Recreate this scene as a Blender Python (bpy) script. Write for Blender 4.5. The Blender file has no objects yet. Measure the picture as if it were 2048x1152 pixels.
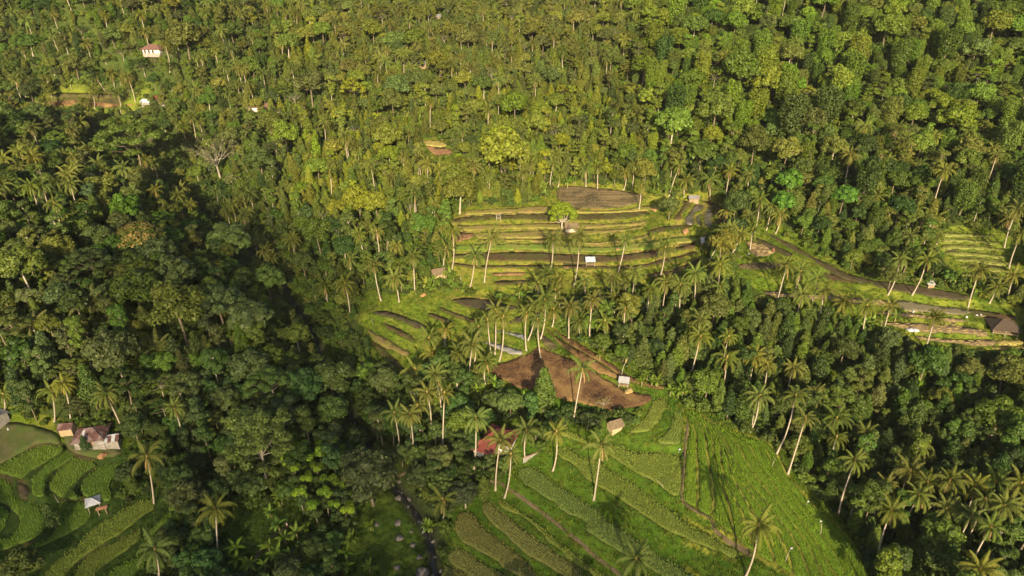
import bpy, bmesh, math, random
from mathutils import Vector, Matrix, geometry as mgeo
random.seed(7)
S = bpy.context.scene
COL = S.collection

# ------------------------------------------------------------------ camera, sky, sun, exposure
SUN_EL = math.radians(24.0)
SUN_AZ = math.radians(3.0)          # the light travels away from the camera, a touch to the left
cam_d = bpy.data.cameras.new('camera'); cam_d.lens = 24.0; cam_d.sensor_width = 36.0
cam_d.clip_start = 1.0; cam_d.clip_end = 5000.0
cam = bpy.data.objects.new('camera', cam_d); COL.objects.link(cam)
cam.location = (0, 0, 130.0); cam.rotation_euler = (math.radians(90 - 28.5), 0, 0)
S.camera = cam
W = bpy.data.worlds.new('World'); S.world = W; W.use_nodes = True
_nt = W.node_tree
_sky = _nt.nodes.new('ShaderNodeTexSky'); _sky.sky_type = 'NISHITA'; _sky.sun_disc = False
_sky.sun_elevation = SUN_EL; _sky.sun_rotation = math.pi - SUN_AZ
_sky.air_density = 1.0; _sky.dust_density = 4.0; _sky.ozone_density = .3; _sky.altitude = 400
_bg = _nt.nodes['Background']; _bg.inputs['Strength'].default_value = 0.082
_nt.links.new(_sky.outputs['Color'], _bg.inputs['Color'])
sun_d = bpy.data.lights.new('sun', 'SUN'); sun_d.energy = 5.0; sun_d.angle = math.radians(0.9); sun_d.color = (1.0, 0.82, 0.52)
sun = bpy.data.objects.new('sun', sun_d); COL.objects.link(sun)
SUN_DIR = Vector((-math.sin(SUN_AZ) * math.cos(SUN_EL), math.cos(SUN_AZ) * math.cos(SUN_EL), -math.sin(SUN_EL)))
sun.rotation_euler = SUN_DIR.to_track_quat('-Z', 'Y').to_euler()
sun.location = (0, -200, 300)
S.view_settings.view_transform = 'Standard'; S.view_settings.look = 'None'
S.view_settings.exposure = 1.18; S.view_settings.gamma = 1.0; S.view_settings.use_curve_mapping = False
S.render.engine = 'CYCLES'
S.cycles.use_adaptive_sampling = True; S.cycles.adaptive_threshold = 0.02
S.cycles.max_bounces = 4; S.cycles.diffuse_bounces = 2; S.cycles.glossy_bounces = 2; S.cycles.transmission_bounces = 2
S.cycles.use_denoising = True; S.cycles.denoiser = 'OPENIMAGEDENOISE'
S.cycles.volume_bounces = 0; S.cycles.transparent_max_bounces = 6
# ------------------------------------------------------------------ camera model and terrain function
import numpy as np
CAM_Z = 130.0
PITCH = math.radians(28.5)
FPX = 2048 * 24.0 / 36.0            # focal length in photograph pixels (24 mm lens, 36 mm sensor)
CP, SP = math.cos(PITCH), math.sin(PITCH)

def ray(u, v):
    """direction (y component forward) of the sight line through photograph pixel (u, v)"""
    a = (u - 1024.0) / FPX
    b = (576.0 - v) / FPX
    return a, CP + b * SP, -SP + b * CP

def on_z(u, v, z):
    a, f, w = ray(u, v)
    t = (z - CAM_Z) / w
    return a * t, f * t

def project(x, y, z):
    dz = z - CAM_Z
    depth = y * CP - dz * SP
    up = y * SP + dz * CP
    return 1024.0 + FPX * x / depth, 576.0 - FPX * up / depth, depth

# surveyed ground heights: photograph pixel of a ground point and its height in metres
CTRL = [
    # stream bed, near to far
    (872, 1150, -2), (850, 1060, -.5), (790, 970, 1), (735, 880, 1), (665, 760, 2), (622, 660, 4), (548, 548, 7), (440, 448, 11), (345, 352, 18), (260, 290, 27),
    # meadow and left bank
    (620, 1100, 1), (480, 1120, 2), (440, 1000, 3), (560, 960, 3), (600, 860, 6), (400, 850, 8), (470, 730, 15), (520, 640, 16), (430, 560, 21), (300, 700, 20), (350, 520, 25), (290, 400, 31),
    # left paddies and house
    (60, 1140, 3), (250, 1140, 1.5), (340, 1010, 4), (200, 1000, 6.5), (40, 1000, 8), (20, 900, 13), (150, 900, 12), (250, 920, 8), (190, 850, 14), (20, 830, 17),
    (80, 700, 27), (60, 560, 36), (200, 560, 28), (40, 420, 41), (180, 400, 34), (60, 300, 44), (150, 260, 42), (100, 205, 46), (300, 205, 46), (320, 110, 68), (60, 110, 66), (480, 215, 46), (100, 20, 88), (400, 20, 84),
    # hillside, centre
    (480, 350, 28), (620, 420, 25), (640, 540, 17), (600, 250, 40), (760, 380, 31), (760, 250, 42), (700, 120, 62), (900, 290, 38), (900, 180, 53), (880, 40, 74), (1080, 340, 35), (1150, 220, 49), (1100, 90, 68), (1350, 340, 40), (1350, 200, 58), (1330, 80, 76), (700, 0, 80), (1150, 0, 82),
    # upper terraces
    (910, 435, 29.5), (1130, 400, 31), (1270, 395, 31.5), (1120, 455, 28), (1300, 455, 28.5), (920, 520, 24.5), (1100, 520, 24.5), (1300, 520, 25), (1400, 450, 29), (1420, 400, 32), (960, 580, 21.5), (1130, 590, 21.5), (1380, 540, 24.5),
    # lower left terraces
    (720, 620, 17), (860, 600, 20), (960, 605, 20), (760, 700, 13), (850, 680, 17), (1010, 690, 18), (1040, 640, 19.5), (820, 760, 13), (900, 760, 15),
    # brown field and the knoll below
    (1000, 740, 17.2), (1080, 700, 18.5), (1090, 770, 17), (1220, 770, 17.5), (1300, 800, 16.8), (1250, 720, 18.5), (1150, 650, 19),
    (1150, 840, 13.5), (1000, 850, 11), (860, 850, 8.5), (900, 930, 6.5), (1000, 910, 9),
    # rice slope
    (1000, 970, 6), (900, 1030, 2.5), (920, 1130, 1), (1100, 1100, 3.5), (1060, 960, 8), (1200, 1060, 7), (1110, 880, 11.5), (1300, 880, 14.5), (1280, 960, 11.5), (1400, 1080, 9.5), (1300, 1140, 6),
    (1330, 815, 16.8), (1370, 860, 16), (1370, 980, 12.6), (1480, 900, 16.4), (1480, 1040, 14.0), (1600, 1120, 13.0), (1560, 1000, 14.4), (1540, 930, 14.8), (1640, 1060, 11.8), (1430, 1000, 13.2), (1420, 880, 16.2),
    # valley right of the rice spur
    (1700, 1090, 6), (1800, 1120, 4), (1940, 1150, 5), (2020, 1050, 6), (1680, 980, 6), (1600, 860, 7.5), (1800, 900, 5), (2000, 880, 7), (1450, 790, 12), (1380, 760, 13), (1600, 740, 11), (1800, 780, 10), (2000, 780, 11), (1350, 680, 16), (1300, 620, 19), (1480, 640, 17), (1700, 700, 15),
    # right strip and beyond
    (1480, 490, 26.5), (1500, 540, 25.5), (1560, 500, 25.5), (1580, 570, 24), (1700, 560, 23.5), (1760, 640, 21), (1900, 590, 23), (1850, 690, 18.5), (2000, 690, 19), (2020, 620, 22), (1750, 540, 24), (1850, 540, 25),
    (1880, 560, 26), (1900, 470, 32), (2000, 560, 26), (2000, 470, 32.5), (1700, 470, 31), (1600, 400, 36.5), (1800, 400, 38), (1700, 300, 46), (1950, 320, 45), (1550, 280, 46), (1550, 130, 67), (1750, 150, 66), (1950, 160, 66), (1950, 20, 90), (1700, 10, 91), (1450, 10, 88),
]
# far and surrounding ground outside the picture (x, y, z)
CTRL_W = [(-520, 620, 130), (-200, 700, 128), (100, 720, 122), (400, 640, 160), (620, 450, 170), (560, 200, 110), (330, 120, 30), (-330, 120, 60), (-420, 330, 105),
          (0, 900, 170), (-500, 900, 190), (500, 900, 200), (-250, 20, 20), (0, 30, 5), (250, 20, 12), (-200, -150, 25), (0, -150, 12), (250, -150, 25), (700, -100, 60), (-700, -100, 70), (800, 900, 220), (-800, 900, 220), (-760, 400, 170), (800, 400, 190)]

def _tps():
    P, Z = [], []
    for u, v, z in CTRL:
        x, y = on_z(u, v, z)
        P.append((x, y)); Z.append(z)
    for x, y, z in CTRL_W:
        P.append((x, y)); Z.append(z)
    P = np.array(P, float) / 100.0; Z = np.array(Z, float)
    n = len(P)
    d2 = ((P[:, None, :] - P[None, :, :]) ** 2).sum(-1)
    K = np.where(d2 > 0, 0.5 * d2 * np.log(np.maximum(d2, 1e-12)), 0)
    A = np.zeros((n + 3, n + 3))
    A[:n, :n] = K + np.eye(n) * 0.0025
    A[:n, n] = 1; A[:n, n + 1:] = P; A[n, :n] = 1; A[n + 1:, :n] = P.T
    b = np.zeros(n + 3); b[:n] = Z
    return P, np.linalg.solve(A, b)
_TP, _TW = _tps()

def base_h(x, y):
    x = np.asarray(x, float) / 100.0; y = np.asarray(y, float) / 100.0
    shp = x.shape; x = x.ravel(); y = y.ravel()
    out = np.empty_like(x); n = len(_TP)
    for i in range(0, len(x), 20000):
        dx = x[i:i+20000, None] - _TP[None, :, 0]; dy = y[i:i+20000, None] - _TP[None, :, 1]
        d2 = dx * dx + dy * dy
        out[i:i+20000] = (0.5 * d2 * np.log(np.maximum(d2, 1e-12))) @ _TW[:n] + _TW[n] + _TW[n+1] * x[i:i+20000] + _TW[n+2] * y[i:i+20000]
    return out.reshape(shp)

# tensor grid of the ground: fine over the terraces, coarser outside
def _axis(segs):
    out = [segs[0][0]]
    for a, b, s in segs:
        n = max(1, int(round((b - a) / s)))
        out += [a + (b - a) * (i + 1) / n for i in range(n)]
    return np.array(out)
GX = _axis([(-800, -420, 20), (-420, -125, 4), (-125, 150, 0.6), (150, 420, 4), (420, 800, 20)])
GY = _axis([(-150, 40, 10), (40, 82, 2), (82, 285, 0.6), (285, 560, 3.5), (560, 900, 17)])

class Field:
    """bilinear lookup on the tensor grid"""
    def __init__(s, Z): s.Z = Z
    def __call__(s, x, y):
        x = np.asarray(x, float); y = np.asarray(y, float)
        i = np.clip(np.searchsorted(GX, x) - 1, 0, len(GX) - 2); j = np.clip(np.searchsorted(GY, y) - 1, 0, len(GY) - 2)
        fx = np.clip((x - GX[i]) / (GX[i+1] - GX[i]), 0, 1); fy = np.clip((y - GY[j]) / (GY[j+1] - GY[j]), 0, 1)
        Z = s.Z
        return (Z[j, i] * (1-fx) + Z[j, i+1] * fx) * (1-fy) + (Z[j+1, i] * (1-fx) + Z[j+1, i+1] * fx) * fy

_XX, _YY = np.meshgrid(GX, GY)
BASE = Field(base_h(_XX, _YY))

def march(u, v, fn, t0=60.0, t1=1100.0):
    """first point where the sight line of a pixel meets the surface z = fn(x, y)"""
    a, f, w = ray(u, v)
    t = np.concatenate([np.arange(t0, 330, 1.0), np.arange(330, t1, 2.5)])
    g = CAM_Z + w * t - fn(a * t, f * t)
    k = np.argmax(g < 0)
    if g[k] >= 0: k = len(t) - 1
    if k == 0: tt = t[0]
    else:
        lo, hi = t[k-1], t[k]
        for _ in range(14):
            m = .5 * (lo + hi)
            if CAM_Z + w * m - fn(a * m, f * m) < 0: hi = m
            else: lo = m
        tt = .5 * (lo + hi)
    return a * tt, f * tt, CAM_Z + w * tt
# ------------------------------------------------------------------ small helpers
def link(o, parent=None):
    COL.objects.link(o)
    if parent is not None: o.parent = parent
    return o

def tag(o, label=None, cat=None, group=None, kind=None):
    if label: o['label'] = label
    if cat: o['category'] = cat
    if group: o['group'] = group
    if kind: o['kind'] = kind
    return o

def mesh_np(name, V, F, mats, midx=None, smooth=False):
    """mesh from numpy vertices and a list of face index arrays (n,3) / (n,4)"""
    me = bpy.data.meshes.new(name)
    if not isinstance(F, (list, tuple)): F = [F]
    F = [np.asarray(f, np.int32) for f in F if len(f)]
    V = np.asarray(V, np.float32)
    me.vertices.add(len(V)); me.vertices.foreach_set('co', V.ravel())
    nl = sum(f.size for f in F); npoly = sum(len(f) for f in F)
    me.loops.add(nl); me.polygons.add(npoly)
    me.loops.foreach_set('vertex_index', np.concatenate([f.ravel() for f in F]))
    tot = np.concatenate([np.full(len(f), f.shape[1], np.int32) for f in F])
    me.polygons.foreach_set('loop_start', np.concatenate([[0], np.cumsum(tot)[:-1]]).astype(np.int32))
    for m in (mats if isinstance(mats, (list, tuple)) else [mats]): me.materials.append(m)
    if midx is not None: me.polygons.foreach_set('material_index', np.asarray(midx, np.int32))
    if smooth: me.polygons.foreach_set('use_smooth', np.ones(npoly, bool))
    me.update(calc_edges=True)
    return me

class MB:
    """collects boxes, tubes and faces into one mesh"""
    def __init__(s): s.v = []; s.f = []; s.m = []; s.cur = 0
    def face(s, pts):
        n = len(s.v); s.v += [tuple(p) for p in pts]; s.f.append(tuple(range(n, n + len(pts)))); s.m.append(s.cur)
    def box(s, x0, y0, z0, x1, y1, z1):
        n = len(s.v)
        s.v += [(x0,y0,z0),(x1,y0,z0),(x1,y1,z0),(x0,y1,z0),(x0,y0,z1),(x1,y0,z1),(x1,y1,z1),(x0,y1,z1)]
        for f in ((0,3,2,1),(4,5,6,7),(0,1,5,4),(1,2,6,5),(2,3,7,6),(3,0,4,7)):
            s.f.append(tuple(n + i for i in f)); s.m.append(s.cur)
        return s
    def prism(s, pts, h):
        """slab: polygon pts (list of 3-vectors) pushed down by h along z"""
        n = len(s.v); k = len(pts)
        s.v += [tuple(p) for p in pts] + [(p[0], p[1], p[2] - h) for p in pts]
        s.f.append(tuple(n + i for i in range(k))); s.f.append(tuple(n + k + i for i in reversed(range(k)))); s.m += [s.cur] * 2
        for i in range(k):
            j = (i + 1) % k; s.f.append((n + j, n + i, n + k + i, n + k + j)); s.m.append(s.cur)
        return s
    def tube(s, pts, rad, sides=6, cap=True):
        pts = [Vector(p) for p in pts]; n0 = len(s.v)
        if not isinstance(rad, (list, tuple)): rad = [rad] * len(pts)
        for i, p in enumerate(pts):
            d = (pts[min(i+1, len(pts)-1)] - pts[max(i-1, 0)]).normalized()
            a = d.orthogonal().normalized() if i == 0 else (a - d * a.dot(d)).normalized()
            b = d.cross(a)
            for k in range(sides):
                t = 2 * math.pi * k / sides
                s.v.append(tuple(p + (a * math.cos(t) + b * math.sin(t)) * rad[i]))
        for i in range(len(pts) - 1):
            for k in range(sides):
                k2 = (k + 1) % sides; A = n0 + i * sides
                s.f.append((A + k, A + k2, A + sides + k2, A + sides + k)); s.m.append(s.cur)
        if cap:
            s.f.append(tuple(n0 + (len(pts)-1) * sides + k for k in range(sides))); s.m.append(s.cur)
            s.f.append(tuple(n0 + k for k in reversed(range(sides)))); s.m.append(s.cur)
        return s
    def mesh(s, name, mats, smooth=False):
        me = bpy.data.meshes.new(name); me.from_pydata(s.v, [], s.f)
        for m in (mats if isinstance(mats, (list, tuple)) else [mats]): me.materials.append(m)
        if len(me.materials) > 1: me.polygons.foreach_set('material_index', s.m)
        if smooth: me.polygons.foreach_set('use_smooth', np.ones(len(me.polygons), bool))
        me.update(); return me
    def build(s, name, mats, parent=None, smooth=False):
        return link(bpy.data.objects.new(name, s.mesh(name, mats, smooth)), parent)

def empty(name, loc, rz=0.0):
    o = bpy.data.objects.new(name, None); o.empty_display_size = 0.3
    o.location = loc; o.rotation_euler = (0, 0, rz)
    return link(o)

# ------------------------------------------------------------------ materials
def new_mat(name):
    m = bpy.data.materials.new(name); m.use_nodes = True
    return m, m.node_tree, m.node_tree.nodes['Principled BSDF']

def N(nt, t, **kw):
    n = nt.nodes.new(t)
    for k, v in kw.items(): setattr(n, k, v)
    return n

def ramp_color(nt, fac, c0, c1, p0=0.35, p1=0.65):
    r = N(nt, 'ShaderNodeValToRGB')
    r.color_ramp.elements[0].position = p0; r.color_ramp.elements[0].color = (*c0, 1)
    r.color_ramp.elements[1].position = p1; r.color_ramp.elements[1].color = (*c1, 1)
    nt.links.new(fac, r.inputs['Fac']); return r.outputs['Color']

def noise_fac(nt, scale, detail=4, rough=.6, coord='Object', stretch=None):
    tc = N(nt, 'ShaderNodeTexCoord'); n = N(nt, 'ShaderNodeTexNoise')
    n.inputs['Scale'].default_value = scale; n.inputs['Detail'].default_value = detail; n.inputs['Roughness'].default_value = rough
    src = tc.outputs[coord]
    if stretch:
        mp = N(nt, 'ShaderNodeMapping'); mp.inputs['Scale'].default_value = stretch
        nt.links.new(src, mp.inputs['Vector']); src = mp.outputs['Vector']
    nt.links.new(src, n.inputs['Vector']); return n.outputs['Fac']

def mixc(nt, fac, a, b, mode='MIX'):
    m = N(nt, 'ShaderNodeMix', data_type='RGBA', blend_type=mode)
    if isinstance(fac, (int, float)): m.inputs[0].default_value = fac
    else: nt.links.new(fac, m.inputs[0])
    for val, i in ((a, 6), (b, 7)):
        if isinstance(val, tuple): m.inputs[i].default_value = (*val, 1)
        else: nt.links.new(val, m.inputs[i])
    return m.outputs[2]

def bump(nt, p, h, strength=.5, dist=.1):
    b = N(nt, 'ShaderNodeBump'); b.inputs['Strength'].default_value = strength; b.inputs['Distance'].default_value = dist
    nt.links.new(h, b.inputs['Height']); nt.links.new(b.outputs['Normal'], p.inputs['Normal'])

MAT = {}
def surf(name, c0, c1, scale, rough=.9, bscale=None, bstr=.4, bdist=.1, c2=None, s2=.15, spec=.2, stretch=None):
    m, nt, p = new_mat(name)
    col = ramp_color(nt, noise_fac(nt, scale, 6, .65, stretch=stretch), c0, c1)
    if c2: col = mixc(nt, ramp_color(nt, noise_fac(nt, s2, 3), (0,0,0), (1,1,1), .45, .6), col, c2)
    nt.links.new(col, p.inputs['Base Color']); p.inputs['Roughness'].default_value = rough; p.inputs['Specular IOR Level'].default_value = spec
    if bscale: bump(nt, p, noise_fac(nt, bscale, 5, .7), bstr, bdist)
    MAT[name] = m; return m

def leafmat(name, rough=.55, transl=.25, var=.45, spec=.25, ctint=None):
    """foliage: the plant's own colour (object colour) varied from leaf to leaf"""
    m, nt, p = new_mat(name)
    oi = N(nt, 'ShaderNodeObjectInfo'); ge = N(nt, 'ShaderNodeNewGeometry')
    mr = N(nt, 'ShaderNodeMapRange'); mr.inputs['To Min'].default_value = 1 - var; mr.inputs['To Max'].default_value = 1 + var
    nt.links.new(ge.outputs['Random Per Island'], mr.inputs['Value'])
    it = N(nt, 'ShaderNodeAttribute', attribute_type='INSTANCER'); it.attribute_name = 'tint'    # colour of a plant in a mass
    sx = N(nt, 'ShaderNodeSeparateColor'); nt.links.new(it.outputs['Color'], sx.inputs['Color'])
    gt = N(nt, 'ShaderNodeMath', operation='GREATER_THAN'); gt.inputs[1].default_value = 1e-4; nt.links.new(sx.outputs['Green'], gt.inputs[0])
    own = mixc(nt, gt.outputs[0], oi.outputs['Color'], it.outputs['Color'])
    hs = N(nt, 'ShaderNodeHueSaturation'); nt.links.new(own, hs.inputs['Color']); nt.links.new(mr.outputs['Result'], hs.inputs['Value'])
    mh = N(nt, 'ShaderNodeMapRange'); mh.inputs['To Min'].default_value = .485; mh.inputs['To Max'].default_value = .512
    wn = N(nt, 'ShaderNodeTexWhiteNoise', noise_dimensions='1D'); nt.links.new(ge.outputs['Random Per Island'], wn.inputs['W'])
    nt.links.new(wn.outputs['Value'], mh.inputs['Value']); nt.links.new(mh.outputs['Result'], hs.inputs['Hue'])
    nt.links.new(hs.outputs['Color'], p.inputs['Base Color'])
    p.inputs['Roughness'].default_value = rough; p.inputs['Specular IOR Level'].default_value = spec
    tr = N(nt, 'ShaderNodeBsdfTranslucent'); nt.links.new(mixc(nt, 1.0, hs.outputs['Color'], (1.0, 1.0, .45), 'MULTIPLY'), tr.inputs['Color'])
    mx = N(nt, 'ShaderNodeMixShader'); mx.inputs[0].default_value = transl
    out = nt.nodes['Material Output']
    nt.links.new(p.outputs[0], mx.inputs[1]); nt.links.new(tr.outputs[0], mx.inputs[2]); nt.links.new(mx.outputs[0], out.inputs['Surface'])
    MAT[name] = m; return m

leafmat('leaf'); leafmat('frond', .65, .2, .28, .12); leafmat('blade', .65, .3, .35, .15)
surf('bark_pale', (.26,.22,.17), (.42,.37,.29), 3.0, .85, 6, .3, .03)
surf('bark_palm', (.24,.20,.15), (.40,.34,.26), 2.0, .85, 5, .3, .03, stretch=(1,1,4))
surf('bark_mid', (.20,.17,.13), (.32,.28,.22), 3.0, .9, 6, .3, .03)
surf('bark_dark', (.09,.07,.05), (.20,.16,.11), 3.0, .9, 6, .4, .03)
surf('deadfrond', (.20,.12,.05), (.34,.22,.10), 3.0, .9)
surf('coconut', (.16,.11,.03), (.28,.20,.06), 3.0, .6)
surf('mud', (.052,.035,.020), (.105,.070,.036), .8, .85, 3, .5, .08, (.075,.070,.024), .25, .06)
surf('mudwet', (.048,.036,.022), (.082,.061,.035), .5, .45, 2, .25, .03, (.055,.050,.022), .2, .22)
surf('wetgrey', (.085,.078,.064), (.135,.122,.098), .5, .3, 2, .2, .03, (.06,.052,.035), .25, .5)
surf('wetgrass', (.060,.062,.020), (.100,.092,.030), 1.2, .85, 3, .5, .08, (.065,.046,.024), .3, .06)
surf('fallow', (.130,.138,.024), (.220,.192,.048), .9, .9, 4, .6, .12, (.19,.135,.055), .22)
surf('lush', (.090,.150,.018), (.150,.195,.028), .9, .9, 4, .6, .12, (.175,.165,.04), .2)
surf('drygrass', (.20,.17,.05), (.30,.25,.08), 1.2, .9, 4, .5, .1)
surf('stubble', (.050,.038,.022), (.19,.145,.072), .5, .9, 3, .6, .1, (.040,.036,.020), .09, stretch=(.12,2.2,1))
surf('straw', (.115,.080,.045), (.19,.14,.075), .9, .9, 4, .6, .1)
surf('plough', (.052,.028,.016), (.135,.072,.034), .8, .95, 2.2, 1.0, .3, (.20,.125,.050), .13, stretch=(1,1.8,1))
surf('redsoil', (.15,.075,.038), (.26,.15,.075), .8, .95, 3, .5, .1)
surf('greysoil', (.12,.10,.065), (.19,.165,.10), 2.5, .9, 5, .5, .08)
surf('yard', (.060,.066,.022), (.095,.088,.036), .5, .95, 3, .4, .08, (.060,.085,.018), .15)
surf('pathsoil', (.07,.052,.030), (.13,.095,.058), 1.5, .95, 5, .5, .05)
surf('lowrice', (.12,.14,.03), (.19,.19,.05), 1.5, .85, 5, .6, .1)
surf('ricebed', (.05,.07,.014), (.09,.11,.022), 1.5, .9, 4, .6, .15)
surf('rock', (.07,.062,.055), (.17,.155,.14), 1.2, .85, 3, .6, .1)
surf('wood', (.16,.115,.07), (.30,.22,.14), 2.0, .85, 8, .3, .02, stretch=(1,1,.2))
surf('wood_grey', (.24,.21,.17), (.42,.38,.31), 2.0, .85, 8, .3, .02)
surf('bamboo_wall', (.26,.19,.11), (.42,.32,.19), 3.0, .85, 10, .4, .02)
surf('plaster_white', (.52,.48,.41), (.66,.62,.55), 1.0, .85)
surf('plaster_grey', (.17,.155,.135), (.30,.275,.24), 1.2, .9, 6, .3, .02)
surf('tin_white', (.26,.27,.29), (.38,.39,.41), .9, .6, c2=(.40,.36,.33), s2=.5, spec=.5)
surf('tin_grey', (.13,.135,.145), (.22,.225,.235), .9, .7, c2=(.17,.13,.11), s2=.5, spec=.2)
surf('tin_blue', (.28,.33,.39), (.38,.43,.49), .9, .6, spec=.3)
surf('tin_rust', (.060,.030,.026), (.120,.058,.048), .8, .7, c2=(.17,.12,.11), s2=.6)
surf('tile_red', (.095,.022,.020), (.155,.042,.034), 2.0, .7, c2=(.18,.06,.045), s2=.4)
surf('tile_brown', (.105,.058,.048), (.17,.092,.075), 2.0, .75)
surf('thatch_dark', (.036,.027,.020), (.070,.052,.038), 2.5, .95, 7, .7, .05, stretch=(1,1,.3))
surf('thatch', (.085,.062,.040), (.17,.125,.080), 2.5, .95, 7, .7, .05, stretch=(1,1,.3))
surf('tarp', (.30,.30,.31), (.50,.50,.52), 1.5, .45, 3, .5, .05, spec=.4)
surf('tarp_rust', (.20,.09,.05), (.32,.17,.10), 1.5, .7, 4, .5, .05)
surf('dark_opening', (.02,.018,.015), (.03,.026,.022), 1, .6)
surf('strawpile', (.20,.15,.06), (.34,.25,.10), 2.5, .95, 5, .8, .1)
surf('brushpile', (.22,.12,.06), (.40,.22,.10), 2.5, .95, 5, .8, .1)
surf('cloth_white', (.32,.32,.33), (.44,.44,.45), 2, .8); surf('cloth_red', (.45,.03,.04), (.55,.05,.05), 2, .8)
surf('cloth_dark', (.05,.05,.07), (.08,.08,.1), 2, .8); surf('cloth_blue', (.35,.45,.6), (.45,.55,.7), 2, .8); surf('cloth_purple', (.35,.28,.6), (.45,.36,.7), 2, .8)
surf('skin', (.22,.12,.075), (.27,.15,.095), 2, .6); surf('hair', (.012,.01,.009), (.02,.016,.014), 2, .5)
# still water of the flooded plots
m, nt, p = new_mat('water'); p.inputs['Base Color'].default_value = (.22,.21,.19,1); p.inputs['Roughness'].default_value = .04; p.inputs['IOR'].default_value = 1.33
bump(nt, p, noise_fac(nt, 1.5, 2), .05, .02); MAT['water'] = m
# the stream: dark water over rocks with white rapids
m, nt, p = new_mat('stream'); f = noise_fac(nt, .55, 5, .7)
nt.links.new(ramp_color(nt, f, (.010,.010,.009), (.50,.53,.56), .60, .72), p.inputs['Base Color'])
p.inputs['Roughness'].default_value = .3; bump(nt, p, noise_fac(nt, 2.5, 4), .5, .15); MAT['stream'] = m
# the ground: cover colours stored on the surface, broken up by two scales of noise
m, nt, p = new_mat('ground'); at = N(nt, 'ShaderNodeAttribute'); at.attribute_name = 'cover'
f1 = noise_fac(nt, .35, 7, .7); f2 = noise_fac(nt, 2.2, 5, .7)
c = mixc(nt, 1.0, at.outputs['Color'], ramp_color(nt, f1, (.55,.60,.55), (1.4,1.32,1.25), .3, .7), 'MULTIPLY')
c = mixc(nt, 1.0, c, ramp_color(nt, f2, (.6,.62,.6), (1.35,1.32,1.3), .3, .7), 'MULTIPLY')
nt.links.new(c, p.inputs['Base Color']); p.inputs['Roughness'].default_value = .95; p.inputs['Specular IOR Level'].default_value = .1
bump(nt, p, noise_fac(nt, 2.5, 6, .75), .8, .25); MAT['ground'] = m
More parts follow.
